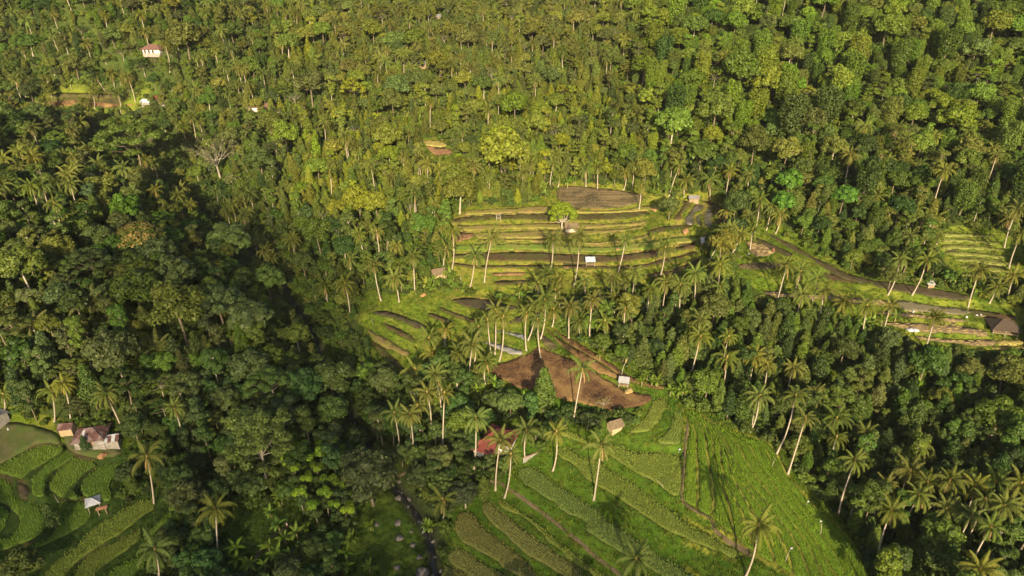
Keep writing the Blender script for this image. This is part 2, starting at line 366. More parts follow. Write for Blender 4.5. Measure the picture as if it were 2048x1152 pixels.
# ------------------------------------------------------------------ field plots, traced as pixels of the photograph and laid on the ground
# (name, surface type, follow: 0 level .. 1 follows the slope, outline, label)
FIELDS = [
 # --- upper terraces
 ('stubble_field', 'stubble', .3, [(1115,387),(1122,374),(1160,373),(1220,379),(1262,385),(1286,392),(1275,406),(1230,414),(1180,415),(1150,412),(1130,405),(1118,398)], 'dark stubble field along the top edge of the upper terraces'),
 ('wet_paddy', 'wetgrass', .1, [(903,438),(950,432),(1000,430),(1064,428),(1150,429),(1200,428),(1265,422),(1301,427),(1268,435),(1200,439),(1100,439),(1000,439),(940,443),(903,445)], 'narrow wet paddy running behind the lone bright tree'),
 ('fallow_paddy', 'fallow', .15, [(930,421),(1010,417),(1070,413),(1120,412),(1180,421),(1240,420),(1290,411),(1340,405),(1340,413),(1300,419),(1240,423),(1160,425),(1060,424),(930,428)], 'grassy fallow strip just below the stubble field'),
 ('fallow_paddy', 'fallow', .1, [(908,452),(960,450),(1000,449),(1080,447),(1150,447),(1210,447),(1260,445),(1295,441),(1290,446),(1230,453),(1150,456),(1080,456),(1000,458),(950,460),(908,460)], 'fallow grass terrace in front of the hut under the lone tree'),
 ('fallow_paddy', 'fallow', .1, [(952,466),(1000,464),(1080,461),(1170,460),(1240,457),(1288,452),(1282,458),(1250,462),(1170,470),(1080,474),(1000,475),(952,475)], 'third fallow grass terrace below the lone tree'),
 ('bare_terrace', 'redsoil', .1, [(906,468),(945,466),(948,474),(930,480),(908,482)], 'bare reddish soil patch at the left end of the upper terraces'),
 ('fallow_paddy', 'fallow', .1, [(960,479),(1000,478),(1090,479),(1180,484),(1240,479),(1275,473),(1300,468),(1298,474),(1270,480),(1200,488),(1170,487),(1090,483),(1000,482),(960,483)], 'thin fallow terrace above the bright green bank'),
 ('fallow_paddy', 'lush', .5, [(905,492),(960,488),(1040,487),(1100,489),(1170,493),(1220,493),(1280,485),(1340,476),(1388,472),(1392,479),(1350,487),(1300,496),(1260,501),(1200,504),(1130,503),(1040,499),(960,501),(905,503)], 'bright green grass terrace directly above the widest mud paddy'),
 ('mud_paddy', 'mud', .05, [(903,509),(960,506),(1040,504),(1110,507),(1180,510),(1230,510),(1270,506),(1320,500),(1370,491),(1389,489),(1386,495),(1350,503),(1300,514),(1270,520),(1200,525),(1150,524),(1050,521),(985,521),(930,517),(903,515)], 'widest dark mud paddy crossing the upper terraces'),
 ('mud_paddy', 'mud', .05, [(900,525),(925,527),(960,531),(1050,530),(1150,530),(1230,532),(1290,528),(1340,515),(1390,503),(1394,507),(1345,522),(1290,535),(1230,538),(1150,536),(1050,535),(960,536),(920,532),(900,528)], 'narrow mud paddy under the white roofed field shelter'),
 ('mud_paddy', 'mud', .1, [(1290,549),(1340,541),(1400,517),(1409,522),(1345,549),(1290,554)], 'mud paddy at the lower right end of the upper terraces'),
 ('bare_terrace', 'redsoil', .1, [(985,546),(1050,545),(1052,549),(1020,551),(985,550)], 'thin reddish strip below the narrow mud paddy'),
 ('mud_paddy', 'mud', .1, [(990,563),(1030,560),(1062,560),(1050,567),(1000,570)], 'small mud plot at the foot of the upper terraces'),
 ('wet_paddy', 'wetgrass', .1, [(1296,462),(1330,453),(1370,451),(1384,455),(1340,461),(1302,466)], 'dark wet grass plot left of the curved paddies'),
 ('flooded_paddy', 'mud', .1, [(1367,401),(1379,404),(1382,408),(1372,419),(1363,429),(1364,437),(1347,437),(1353,429),(1359,420),(1366,410)], 'small dark paddy at the left of the curved cluster'),
 ('flooded_paddy', 'wetgrey', .1, [(1391,409),(1407,410),(1408,416),(1391,426),(1387,436),(1389,447),(1372,446),(1369,438),(1379,423)], 'grey flooded paddy in the middle of the curved cluster'),
 ('flooded_paddy', 'wetgrey', .1, [(1393,433),(1402,428),(1400,437),(1404,451),(1394,449),(1391,440)], 'smallest grey paddy between two curved grass bunds'),
 ('flooded_paddy', 'wetgrey', .1, [(1414,412),(1419,416),(1426,427),(1423,437),(1426,449),(1428,455),(1411,454),(1407,437),(1412,424)], 'long grey paddy at the right of the curved cluster'),
 ('flooded_paddy', 'mud', .1, [(1405,402),(1427,406),(1446,416),(1455,428),(1452,448),(1435,449),(1433,442),(1435,432),(1428,420),(1420,411)], 'dark paddy curving behind the clustered grey ones'),
 # --- lower left terraces
 ('mud_paddy', 'mudwet', .05, [(903,600),(940,595),(981,600),(1008,607),(1034,613),(1026,621),(988,622),(954,618),(933,615),(916,606)], 'large brown flooded paddy at the head of the lower terraces'),
 ('mud_paddy', 'mud', .1, [(878,614),(899,622),(926,630),(954,641),(950,647),(919,636),(892,625)], 'narrow brown paddy below the large flooded one'),
 ('mud_paddy', 'mud', .1, [(854,626),(871,628),(892,636),(913,649),(905,652),(882,643),(861,635)], 'short brown paddy between two grass bunds of the lower terraces'),
 ('mud_paddy', 'mudwet', .1, [(730,624),(769,622),(803,630),(834,643),(857,654),(844,658),(817,648),(783,635),(748,627)], 'long curving brown paddy on the lower left terraces'),
 ('mud_paddy', 'mud', .1, [(755,643),(783,650),(810,664),(834,681),(830,686),(807,674),(776,657)], 'thin brown paddy second from the gully'),
 ('fallow_paddy', 'fallow', .2, [(735,658),(759,671),(793,688),(822,708),(813,711),(783,698),(748,678)], 'olive fallow strip near the gully edge'),
 ('fallow_paddy', 'wetgrass', .2, [(745,683),(776,706),(803,732),(806,742),(776,721),(752,698)], 'lowest dark strip beside the gully'),
 ('pond_paddy', 'water', 0, [(985,661),(1010,663),(1035,665),(1052,671),(1052,681),(1040,677),(1015,668),(990,666)], 'small sky reflecting paddy behind the two pale palm trunks'),
 ('pond_paddy', 'water', 0, [(964,684),(995,687),(1022,694),(1044,701),(1045,707),(1022,709),(1001,701),(981,690)], 'sky reflecting paddy above the ploughed field'),
 ('mud_paddy', 'mudwet', .1, [(1032,633),(1050,630),(1049,643),(1036,647),(1016,646)], 'little brown paddy beside the knoll of palms'),
 ('ploughed_field', 'plough', .35, [(983,731),(1000,726),(1046,711),(1065,703),(1077,694),(1098,701),(1129,713),(1154,724),(1181,736),(1200,750),(1225,764),(1242,776),(1275,785),(1300,791),(1296,802),(1285,809),(1262,815),(1225,821),(1192,813),(1150,805),(1117,797),(1100,790),(1062,782),(1025,770),(1017,762),(990,757),(982,747)], 'large brown ploughed field with straw in the middle of the picture'),
 ('dry_strip', 'stubble', .6, [(1068,659),(1090,671),(1116,694),(1107,697),(1084,684)], 'dry tan strip at the tip of the ploughed field'),
 ('dry_strip', 'plough', .6, [(1090,655),(1121,678),(1152,698),(1193,721),(1227,743),(1240,753),(1227,755),(1193,742),(1155,714),(1118,687)], 'brown strip right above the ploughed field'),
 ('dry_strip', 'plough', .6, [(1106,658),(1135,674),(1176,697),(1213,721),(1261,752),(1326,773),(1313,776),(1254,759),(1207,728),(1172,707),(1131,683)], 'long dark brown strip along the wood right of the ploughed field'),
 # --- right strip
 ('flooded_paddy', 'mudwet', .25, [(1528,463),(1553,473),(1587,490),(1622,511),(1656,528),(1690,545),(1724,555),(1758,561),(1827,569),(1878,579),(1926,588),(1941,594),(1919,600),(1861,592),(1793,581),(1741,569),(1707,561),(1673,549),(1639,529),(1604,509),(1570,492),(1542,476)], 'long dark flooded paddy bending along the right terraces'),
 ('flooded_paddy', 'mudwet', .25, [(1506,474),(1525,479),(1560,495),(1588,511),(1575,513),(1545,500),(1515,484)], 'short dark paddy beside the straw field'),
 ('flooded_paddy', 'mud', .15, [(1645,545),(1690,557),(1722,568),(1690,565),(1656,558)], 'wedge of dark mud under the bend of the flooded paddy'),
 ('straw_field', 'straw', .2, [(1493,481),(1519,485),(1546,498),(1545,508),(1512,512),(1496,497)], 'straw covered plot with the red clad person'),
 ('dry_strip', 'stubble', .2, [(1477,528),(1520,525),(1566,525),(1553,536),(1482,538)], 'tan plot below the straw covered plot'),
 ('straw_field', 'straw', .2, [(1528,583),(1587,586),(1656,590),(1758,600),(1794,604),(1790,615),(1690,603),(1604,597),(1530,589)], 'upper plot of straw rows behind the palm line'),
 ('dry_strip', 'greysoil', .15, [(1799,600),(1861,610),(1934,619),(1934,630),(1882,625),(1827,622),(1796,615)], 'grey brown harrowed plot beside the thatched hut'),
 ('flooded_paddy', 'mud', .1, [(1939,619),(1975,623),(2030,633),(2028,639),(1985,639),(1941,631)], 'dark wet plot behind the thatched hut'),
 ('straw_field', 'straw', .15, [(1754,622),(1827,626),(1895,636),(1958,643),(1895,641),(1827,634),(1760,628)], 'thin plot of straw rows below the harrowed plot'),
 ('straw_field', 'straw', .15, [(1754,643),(1810,646),(1878,648),(1943,655),(1976,664),(1979,670),(1929,666),(1861,663),(1793,653)], 'wide plot of straw rows left of the thatched hut'),
 ('straw_field', 'straw', .15, [(1829,672),(1882,677),(1943,679),(1986,679),(1992,687),(1957,692),(1895,685),(1846,679)], 'lowest plot of straw rows above the dark wood'),
 ('fallow_paddy', 'drygrass', .2, [(1994,679),(2039,679),(2048,684),(2040,689),(2000,689)], 'yellow grass plot below the thatched hut'),
 ('fallow_paddy', 'drygrass', .3, [(1976,695),(2046,691),(2060,700),(2016,702)], 'tan grass plot at the right edge below the hut'),
 # --- far right terraces
 ('rice_terrace', 'lowrice', .2, [(1880,465),(1930,466),(1990,470),(1985,475),(1930,472),(1882,471)], 'topmost terrace of the far right rice steps'),
 ('rice_terrace', 'lowrice', .2, [(1882,477),(1930,478),(2000,485),(2000,490),(1935,483),(1880,482)], 'second terrace down of the far right rice steps'),
 ('rice_terrace', 'lowrice', .2, [(1882,490),(1930,489),(1995,497),(2010,502),(1940,497),(1885,496)], 'third terrace down of the far right rice steps'),
 ('rice_terrace', 'lowrice', .2, [(1890,503),(1940,503),(2005,511),(2015,516),(1945,511),(1895,509)], 'fourth terrace down of the far right rice steps'),
 ('rice_terrace', 'lowrice', .2, [(1905,515),(1950,516),(2015,524),(2020,530),(1955,524),(1910,521)], 'fifth terrace down of the far right rice steps'),
 ('rice_terrace', 'lowrice', .2, [(1920,529),(1960,530),(2022,539),(2020,545),(1960,539),(1922,536)], 'sixth terrace down of the far right rice steps'),
 ('rice_terrace', 'lowrice', .2, [(1925,546),(1970,548),(2040,557),(2040,563),(1970,556),(1922,552)], 'lowest terrace of the far right rice steps'),
 # --- main rice slope
 ('rice_field', 'riceolive', .2, [(892,1133),(906,1138),(940,1158),(950,1175),(885,1175),(887,1150)], 'lowest olive rice strip cut by the bottom edge of the picture'),
 ('rice_field', 'riceolive', .2, [(916,1097),(928,1100),(954,1118),(988,1139),(1030,1165),(965,1165),(926,1137),(902,1126),(898,1112)], 'second olive rice strip from the bottom beside the stream'),
 ('rice_field', 'riceolive', .2, [(919,1026),(940,1027),(954,1036),(964,1052),(988,1074),(1022,1098),(1049,1121),(1070,1144),(1085,1168),(1055,1168),(1036,1152),(1001,1129),(967,1105),(933,1091),(917,1075),(909,1056),(911,1038)], 'broad olive rice strip third from the stream'),
 ('rice_field', 'riceolive', .2, [(968,1009),(984,1007),(991,1018),(1012,1033),(1039,1050),(1073,1077),(1107,1101),(1142,1128),(1166,1151),(1182,1168),(1145,1168),(1118,1146),(1084,1125),(1049,1105),(1015,1074),(988,1051),(968,1027)], 'olive rice strip left of the dirt path, second from it'),
 ('rice_field', 'riceyellow', .2, [(997,1004),(1008,1005),(1032,1019),(1063,1036),(1090,1060),(1118,1084),(1159,1118),(1203,1149),(1222,1166),(1205,1166),(1179,1143),(1138,1115),(1104,1088),(1073,1057),(1036,1030),(1005,1013)], 'narrow yellow green rice strip nearest the dirt path'),
 ('rice_field', 'ricegreen', .2, [(1041,940),(1060,935),(1080,944),(1097,961),(1131,981),(1172,1009),(1193,1019),(1207,1036),(1241,1060),(1278,1087),(1320,1115),(1364,1139),(1395,1162),(1340,1156),(1289,1129),(1241,1105),(1207,1084),(1174,1060),(1172,1044),(1131,1023),(1097,999),(1060,975),(1043,959)], 'long green rice strip right of the dirt path'),
 ('rice_field', 'riceyellow', .2, [(1115,897),(1138,896),(1155,909),(1166,918),(1193,918),(1214,937),(1255,961),(1289,985),(1330,1015),(1380,1050),(1430,1076),(1486,1107),(1470,1116),(1420,1097),(1360,1072),(1316,1047),(1268,1019),(1227,992),(1196,971),(1169,954),(1149,930),(1122,913)], 'long rice strip passing behind the tall foreground palm'),
 ('rice_field', 'riceyellow', .3, [(1126,863),(1149,866),(1186,886),(1227,893),(1255,900),(1268,905),(1350,909),(1360,920),(1362,963),(1357,992),(1348,991),(1316,969),(1282,949),(1248,928),(1214,907),(1172,890),(1138,877),(1122,871)], 'wide yellow green rice plot left of the stepped earth path'),
 ('rice_field', 'ricepale', .7, [(1310,803),(1325,798),(1332,809),(1325,830),(1312,849),(1296,865),(1262,866),(1260,861),(1283,843),(1297,823)], 'pale rice plot at the top of the spur beside the ploughed field'),
 ('rice_field', 'ricepale', .7, [(1350,822),(1363,828),(1366,847),(1363,871),(1357,889),(1331,888),(1315,880),(1331,864),(1343,843)], 'pale rice plot next to the top of the spur'),
 # --- lower left paddies
 ('rice_field', 'ricedark', .3, [(-40,948),(0,934),(31,916),(73,893),(89,887),(115,890),(127,896),(109,911),(83,929),(60,946),(44,958),(29,955),(13,949),(-10,948)], 'rice plot nearest the yard of the rusty roofed farmhouse'),
 ('rice_field', 'ricedark', .2, [(131,899),(149,905),(140,917),(114,935),(98,954),(91,969),(90,985),(94,992),(76,996),(64,989),(64,980),(66,969),(58,960),(77,943),(105,917)], 'narrow curved rice plot below the farmhouse'),
 ('rice_field', 'ricedark', .2, [(160,914),(192,921),(193,930),(168,948),(153,967),(149,982),(155,993),(154,998),(122,997),(105,986),(100,974),(105,959),(126,935)], 'curved rice plot between the farmhouse and the white roofed pavilion'),
 ('rice_field', 'ricedark', .2, [(204,930),(246,927),(256,932),(239,948),(220,967),(222,987),(215,1001),(193,996),(168,991),(161,980),(168,961),(186,943)], 'rice plot just behind the white roofed pavilion'),
 ('rice_field', 'ricedark', .3, [(-30,953),(0,953),(15,956),(28,970),(33,991),(52,1002),(80,1010),(90,1022),(93,1042),(80,1065),(52,1084),(16,1098),(-40,1110),(-40,1088),(0,1077),(23,1071),(36,1055),(38,1037),(28,1021),(9,1007),(-25,998)], 'large winding rice plot at the left edge of the picture'),
 ('rice_field', 'ricedark', .2, [(-5,1014),(12,1022),(18,1037),(9,1053),(-5,1066),(-35,1075),(-35,1012)], 'rounded rice plot cut by the left edge of the picture'),
 ('rice_field', 'ricedark', .3, [(125,1004),(161,1003),(179,1010),(183,1022),(176,1039),(150,1059),(125,1074),(91,1089),(60,1103),(30,1123),(0,1143),(-25,1150),(-25,1127),(10,1114),(50,1094),(97,1077),(115,1056),(120,1035),(114,1018)], 'crescent rice plot left of the white roofed pavilion'),
 ('rice_field', 'riceolive2', .25, [(166,1077),(193,1053),(240,1026),(275,1006),(300,999),(308,1005),(306,1018),(273,1041),(238,1068),(204,1085),(170,1109),(144,1132),(133,1151),(120,1170),(88,1170),(92,1144),(122,1117),(155,1094)], 'long rice strip in front of the white roofed pavilion'),
 ('rice_field', 'riceolive2', .25, [(156,1138),(186,1109),(240,1081),(274,1061),(285,1061),(282,1076),(255,1099),(225,1119),(197,1140),(190,1151),(180,1168),(148,1168)], 'second long rice strip in front of the pavilion'),
 ('rice_field', 'ricedark', .25, [(224,1145),(254,1126),(284,1112),(289,1115),(285,1134),(272,1151),(266,1168),(215,1168)], 'rice strip at the bottom left under a palm'),
 ('rice_field', 'ricedark', .3, [(299,1060),(316,1043),(341,1022),(345,1028),(327,1049),(304,1071)], 'small rice plot at the right end of the lower left paddies'),
 ('lotus_pond', 'mudwet', 0, [(33,966),(55,966),(61,984),(50,995),(37,990)], 'little leaf choked pond between the lower left rice plots'),
 ('yard', 'yard', .8, [(-30,850),(40,848),(105,862),(118,884),(90,883),(60,893),(20,914),(-30,934)], 'worn brown grass yard left of the farmhouse'),
 ('yard', 'yard', .8, [(135,862),(175,875),(225,890),(240,905),(200,917),(165,909),(140,893),(128,880)], 'trodden earth yard in front of the farmhouse'),
 # --- clearings on the slopes
 ('bare_terrace', 'plough', .5, [(80,199),(150,196),(240,200),(290,206),(288,211),(200,212),(95,210)], 'reddish soil terrace in the wood at the upper left'),
 ('fallow_paddy', 'wetgrass', .6, [(97,188),(180,186),(250,190),(236,195),(120,193)], 'dull green grass terrace above the reddish one at the upper left'),
 ('fallow_paddy', 'drygrass', .5, [(836,282),(870,280),(893,288),(880,293),(850,289)], 'small yellow meadow in the central woods'),
 ('bare_terrace', 'redsoil', .6, [(852,292),(878,295),(898,298),(904,310),(880,315),(865,305)], 'bare brown plot in front of the small yellow meadow'),
]
# the spur: strips between lines that run down it, split once more so that each carries its own level
SPUR = [ [(1376,834),(1379,852),(1377,875),(1371,905),(1368,946),(1365,975),(1364,999)],
 [(1367,820),(1392,843),(1411,871),(1416,912),(1423,950),(1427,997),(1422,1034)],
 [(1387,819),(1420,847),(1440,885),(1445,950),(1464,991),(1485,1025),(1496,1060),(1512,1106)],
 [(1405,826),(1444,871),(1471,922),(1492,963),(1526,997),(1553,1032),(1581,1066),(1608,1117),(1624,1170)],
 [(1422,832),(1464,867),(1498,888),(1516,922),(1540,953),(1567,997),(1604,1042),(1639,1093),(1680,1170)],
 [(1455,852),(1487,872),(1533,886),(1553,912),(1574,950),(1608,991),(1639,1028),(1673,1059),(1707,1100),(1745,1170)] ]
def _resamp(l, n):
    P = np.array(l, float); s = np.concatenate([[0], np.cumsum(np.linalg.norm(np.diff(P, axis=0), axis=1))]); q = np.linspace(0, s[-1], n)
    return np.column_stack([np.interp(q, s, P[:, 0]), np.interp(q, s, P[:, 1])])
_SL = [_resamp(l, 15) for l in SPUR]; _NM = ['first', 'second', 'third', 'fourth', 'fifth', 'sixth', 'seventh', 'eighth', 'ninth', 'tenth', 'eleventh', 'twelfth', 'thirteenth']
_k = 0
for i_ in range(5):
    parts = 2 if i_ in (0, 3) else 3 if i_ in (2, 4) else 2
    for j_ in range(parts):
        a_, b_ = j_ / parts, (j_ + 1) / parts; A_ = _SL[i_] * (1 - a_) + _SL[i_+1] * a_; B_ = _SL[i_] * (1 - b_) + _SL[i_+1] * b_
        g_ = .115; A2, B2 = A_ * (1 - g_) + B_ * g_, A_ * g_ + B_ * (1 - g_)
        n0 = 1 if i_ > 1 else 0
        FIELDS.append(('rice_field', 'ricebright', ('line', ((A_ + B_) / 2).tolist()), [tuple(q) for q in A2[n0:]] + [tuple(q) for q in B2[n0:][::-1]], '%s bright rice strip of the spur, counted from the stepped earth path' % _NM[_k])); _k += 1
STREAM = [(876,1200,2.8), (872,1150,2.6), (866,1110,2.6), (862,1080,2.9), (850,1050,2.9), (836,1030,2.6), (826,1012,2.2), (812,995,2.2), (799,980,2.7), (788,966,2.6), (774,948,2.2), (758,920,2.2), (735,885,2.2), (705,830,2.2), (668,765,2.4), (640,700,2.4), (622,660,2.8), (585,600,2.6), (545,545,2.4), (490,490,2.4), (430,440,2.2), (385,400,2.6), (355,365,2.4), (330,345,2.2)]
PATHS = [
 ('path', [(1000,966),(1012,974),(1050,1000),(1100,1037),(1150,1077),(1200,1120),(1244,1152),(1270,1170)], .55, 'narrow dirt path down between the rice strips'),
 ('path', [(1378,822),(1374,860),(1369,900),(1366,946),(1364,996),(1385,1018),(1420,1036),(1432,1062),(1470,1092),(1505,1112)], .5, 'stepped earth path splitting the rice slope'),
 ('path', [(498,1160),(505,1130),(525,1095),(548,1070),(572,1056),(590,1048)], .6, 'dirt track crossing the shaded meadow'),
 ('path', [(770,963),(800,950),(822,938),(828,925)], .7, 'earth footbridge path over the stream'),
 ('path', [(880,905),(900,918),(930,940),(960,955),(1000,966)], .5, 'footpath past the red roofed house'),
]
# what the photograph shows open: no crown may stand in front of it
OPEN = [
 [(905,432),(960,424),(1060,408),(1112,374),(1160,368),(1290,383),(1330,398),(1390,392),(1450,400),(1462,440),(1435,462),(1400,470),(1410,520),(1330,560),(1240,565),(1150,590),(1060,585),(990,590),(930,575),(893,530),(905,470)],
 [(708,612),(740,580),(800,590),(900,578),(1050,598),(1065,680),(1040,720),(960,728),(890,700),(835,735),(805,748),(742,692)],
 [(975,733),(1080,685),(1065,650),(1110,650),(1180,690),(1260,740),(1340,770),(1390,800),(1310,800),(1290,815),(1225,826),(1100,798),(1010,770)],
 [(1478,472),(1500,458),(1540,456),(1640,505),(1720,548),(1850,566),(1950,588),(2060,615),(2060,705),(1960,705),(1835,680),(1750,650),(1640,605),(1530,592),(1470,545)],
 [(1860,468),(1900,452),(2000,458),(2060,480),(2060,560),(1960,562),(1912,548),(1880,505)],
 [(1105,850),(1200,872),(1260,856),(1300,795),(1330,788),(1400,812),(1480,852),(1550,880),(1620,970),(1700,1060),(1755,1152),(1755,1200),(875,1200),(888,1090),(905,1020),(960,1000),(1030,930),(1100,900)],
 [(-60,848),(40,842),(110,848),(240,900),(262,925),(228,1000),(310,988),(348,1020),(300,1090),(280,1200),(-60,1200)],
 [(462,1010),(600,1000),(640,1050),(560,1110),(490,1140),(440,1110),(450,1050)],
 [(700,1010),(760,990),(800,985),(850,1040),(880,1100),(890,1200),(700,1200),(680,1100)],
 [(82,187),(180,183),(262,189),(293,204),(290,213),(200,214),(95,213)],
 [(833,279),(900,284),(908,314),(860,310)],
 [(288,94),(332,94),(332,104),(290,104)], [(497,208),(545,209),(545,214),(497,214)], [(290,203),(335,204),(335,209),(290,209)],
 [(112,842),(150,842),(250,866),(252,895),(200,905),(130,890)], [(170,995),(220,995),(222,1035),(175,1035)],
 [(978,842),(1050,842),(1060,885),(1075,900),(1060,925),(970,895)], [(1210,838),(1248,838),(1248,862),(1210,862)],
 [(865,533),(890,533),(890,556),(865,556)], [(1368,386),(1405,386),(1405,402),(1368,402)],
 [(840,128),(860,128),(860,138),(840,138)], [(862,31),(884,31),(884,41),(862,41)],
]
# ------------------------------------------------------------------ ground with terraces
def catmull(pts, step, closed=True):
    P = np.array(pts, float); n = len(P); out = []
    rng = range(n) if closed else range(n - 1)
    for i in rng:
        if closed: p0, p1, p2, p3 = P[(i-1) % n], P[i], P[(i+1) % n], P[(i+2) % n]
        else: p0, p1, p2, p3 = P[max(i-1, 0)], P[i], P[i+1], P[min(i+2, n-1)]
        k = max(1, int(np.linalg.norm(p2[:2] - p1[:2]) / step))
        for j in range(k):
            t = j / k
            out.append(.5 * ((2*p1) + (-p0+p2)*t + (2*p0-5*p1+4*p2-p3)*t*t + (-p0+3*p1-3*p2+p3)*t**3))
    if not closed: out.append(P[-1])
    return np.array(out)

def seg_dist(px, py, poly, closed=True):
    """unsigned distance of points to a polyline, and whether they lie inside it"""
    A = poly; B = np.roll(poly, -1, 0) if closed else poly[1:]
    if not closed: A = poly[:-1]
    best = np.full(px.shape, 1e9); inside = np.zeros(px.shape, bool)
    for (ax, ay), (bx, by) in zip(A, B):
        dx, dy = bx - ax, by - ay; L = dx*dx + dy*dy + 1e-9
        t = np.clip(((px-ax)*dx + (py-ay)*dy) / L, 0, 1)
        best = np.minimum(best, (px-ax-t*dx)**2 + (py-ay-t*dy)**2)
        if closed and ay != by:
            c = (ay > py) != (by > py)
            inside ^= c & (px < (bx-ax) * (py-ay) / (by-ay) + ax)
    return np.sqrt(best), inside

def vnoise(x, y, s, seed):
    r = np.random.RandomState(seed); T = r.rand(64, 64)
    x = np.asarray(x) / s; y = np.asarray(y) / s
    i = np.floor(x).astype(int); j = np.floor(y).astype(int); fx = x - i; fy = y - j
    fx = fx*fx*(3-2*fx); fy = fy*fy*(3-2*fy); g = lambda a, b: T[b % 64, a % 64]
    return (g(i,j)*(1-fx)+g(i+1,j)*fx)*(1-fy) + (g(i,j+1)*(1-fx)+g(i+1,j+1)*fx)*fy - .5
rs = np.random.RandomState(3)
PADDY = []
for name, typ, k, poly, label in FIELDS:
    pts = catmull(poly, 5.0)
    hz = [march(u, v, BASE) for u, v in poly]
    z0 = float(np.mean([h[2] for h in hz]))
    if isinstance(k, tuple):                                           # level across, falling along its middle line
        c3 = catmull(np.array([march(u, v, BASE) for u, v in k[1]]), 2.0, closed=False); c3[:, 2] = np.convolve(np.pad(c3[:, 2], 3, 'edge'), np.ones(7) / 7, 'valid')
        def fn(x, y, c3=c3):
            x = np.asarray(x, float); y = np.asarray(y, float); best = np.full(x.shape, 1e12); zz = np.zeros(x.shape)
            for (ax, ay, az), (bx, by, bz) in zip(c3[:-1], c3[1:]):
                dx, dy = bx - ax, by - ay; t = np.clip(((x-ax)*dx + (y-ay)*dy) / (dx*dx + dy*dy + 1e-9), 0, 1); q = (x-ax-t*dx)**2 + (y-ay-t*dy)**2
                m_ = q < best; best = np.where(m_, q, best); zz = np.where(m_, az + t * (bz - az), zz)
            return zz * .6 + BASE(x, y) * .4
    else: fn = (lambda z0, k: (lambda x, y: z0 + k * (BASE(x, y) - z0)))(z0, k)
    w = np.array([march(u, v, BASE if isinstance(k, tuple) else fn)[:2] for u, v in pts])
    w = catmull(w, .9)                                                 # ragged hand cut edges
    tg = np.roll(w, -1, 0) - np.roll(w, 1, 0); tg = tg / (np.linalg.norm(tg, axis=1)[:, None] + 1e-9)
    w = w + np.column_stack([-tg[:, 1], tg[:, 0]]) * ((vnoise(w[:, 0], w[:, 1], 1.6, 91) * .55 + vnoise(w[:, 0], w[:, 1], 5.0, 92) * .7) * (.2 if typ == 'ricebright' else .5 if typ == 'water' else 1.0))[:, None]
    PADDY.append(dict(name=name, typ=typ, fn=fn, poly=w, label=label, z0=z0))

Z = BASE.Z.copy()
XX, YY = _XX, _YY
wsum = np.zeros_like(Z); zsum = np.zeros_like(Z); lip = np.zeros_like(Z)
inside_any = np.zeros(Z.shape, bool); zin = np.zeros_like(Z); dmin = np.full(Z.shape, 99.0)
for P in PADDY:
    x0, y0 = P['poly'].min(0) - 6; x1, y1 = P['poly'].max(0) + 6
    i0, i1 = np.searchsorted(GX, [x0, x1]); j0, j1 = np.searchsorted(GY, [y0, y1])
    sl = (slice(max(j0-1, 0), j1+1), slice(max(i0-1, 0), i1+1))
    d, ins = seg_dist(XX[sl], YY[sl], P['poly'])
    zp = P['fn'](XX[sl], YY[sl])
    w = np.where(d < 5.5, 1 / (d + .25) ** 2 * np.clip(1 - d / 5.5, 0, 1), 0)
    wsum[sl] += w; zsum[sl] += w * zp
    low = P['typ'] in ('mud', 'mudwet', 'water', 'wetgrey', 'wetgrass')
    if low: lip[sl] = np.maximum(lip[sl], np.where(ins, 0, np.clip(1 - np.abs(d - .55) / .75, 0, 1)) * .30)
    zin[sl] = np.where(ins, zp - .22, zin[sl]); inside_any[sl] |= ins
    dmin[sl] = np.minimum(dmin[sl], np.where(ins, 0, d))
w0 = 1 / 3.2 ** 2
Z = np.where(wsum > 0, (zsum + w0 * Z) / (wsum + w0), Z) + lip
Z = np.where(inside_any, zin, Z)
# stream bed
sp = catmull([(u, v, w) for u, v, w in STREAM], 8, closed=False)
SW = np.array([(*march(u, v, BASE)[:2], w) for u, v, w in sp])
sd, _ = seg_dist(XX, YY, SW[:, :2], closed=False)
Z = Z - 1.1 * np.clip(1 - (sd - 1.0) / 2.6, 0, 1) ** 1.3
# unevenness of natural ground away from the plots
nz = vnoise(XX, YY, 9, 1) * 1.0 + vnoise(XX, YY, 3.1, 2) * .5
Z = Z + nz * np.clip((dmin - .8) / 5, 0, 1) * np.clip(sd / 4, 0, 1)
Z = Z + np.where(inside_any, 0, vnoise(XX, YY, 1.3, 5) * .16)
GROUND = Field(Z)

def poly_mask(U, V, polys):
    m = np.zeros(U.shape, bool)
    for poly in polys:
        P = np.array(poly, float); b = np.roll(P, -1, 0); c = np.zeros(U.shape, bool)
        for (ax, ay), (bx, by) in zip(P, b):
            if ay != by: c ^= ((ay > V) != (by > V)) & (U < (bx-ax)*(V-ay)/(by-ay) + ax)
        m |= c
    return m
MU, MV = np.meshgrid(np.arange(-400, 2448, 4) + 2.0, np.arange(-200, 1452, 4) + 2.0)
OPENM = poly_mask(MU, MV, OPEN)
def is_open(u, v):
    i = ((np.asarray(u) + 400) // 4).astype(int); j = ((np.asarray(v) + 200) // 4).astype(int)
    ok = (i >= 0) & (i < OPENM.shape[1]) & (j >= 0) & (j < OPENM.shape[0])
    return np.where(ok, OPENM[np.clip(j, 0, OPENM.shape[0]-1), np.clip(i, 0, OPENM.shape[1]-1)], False)

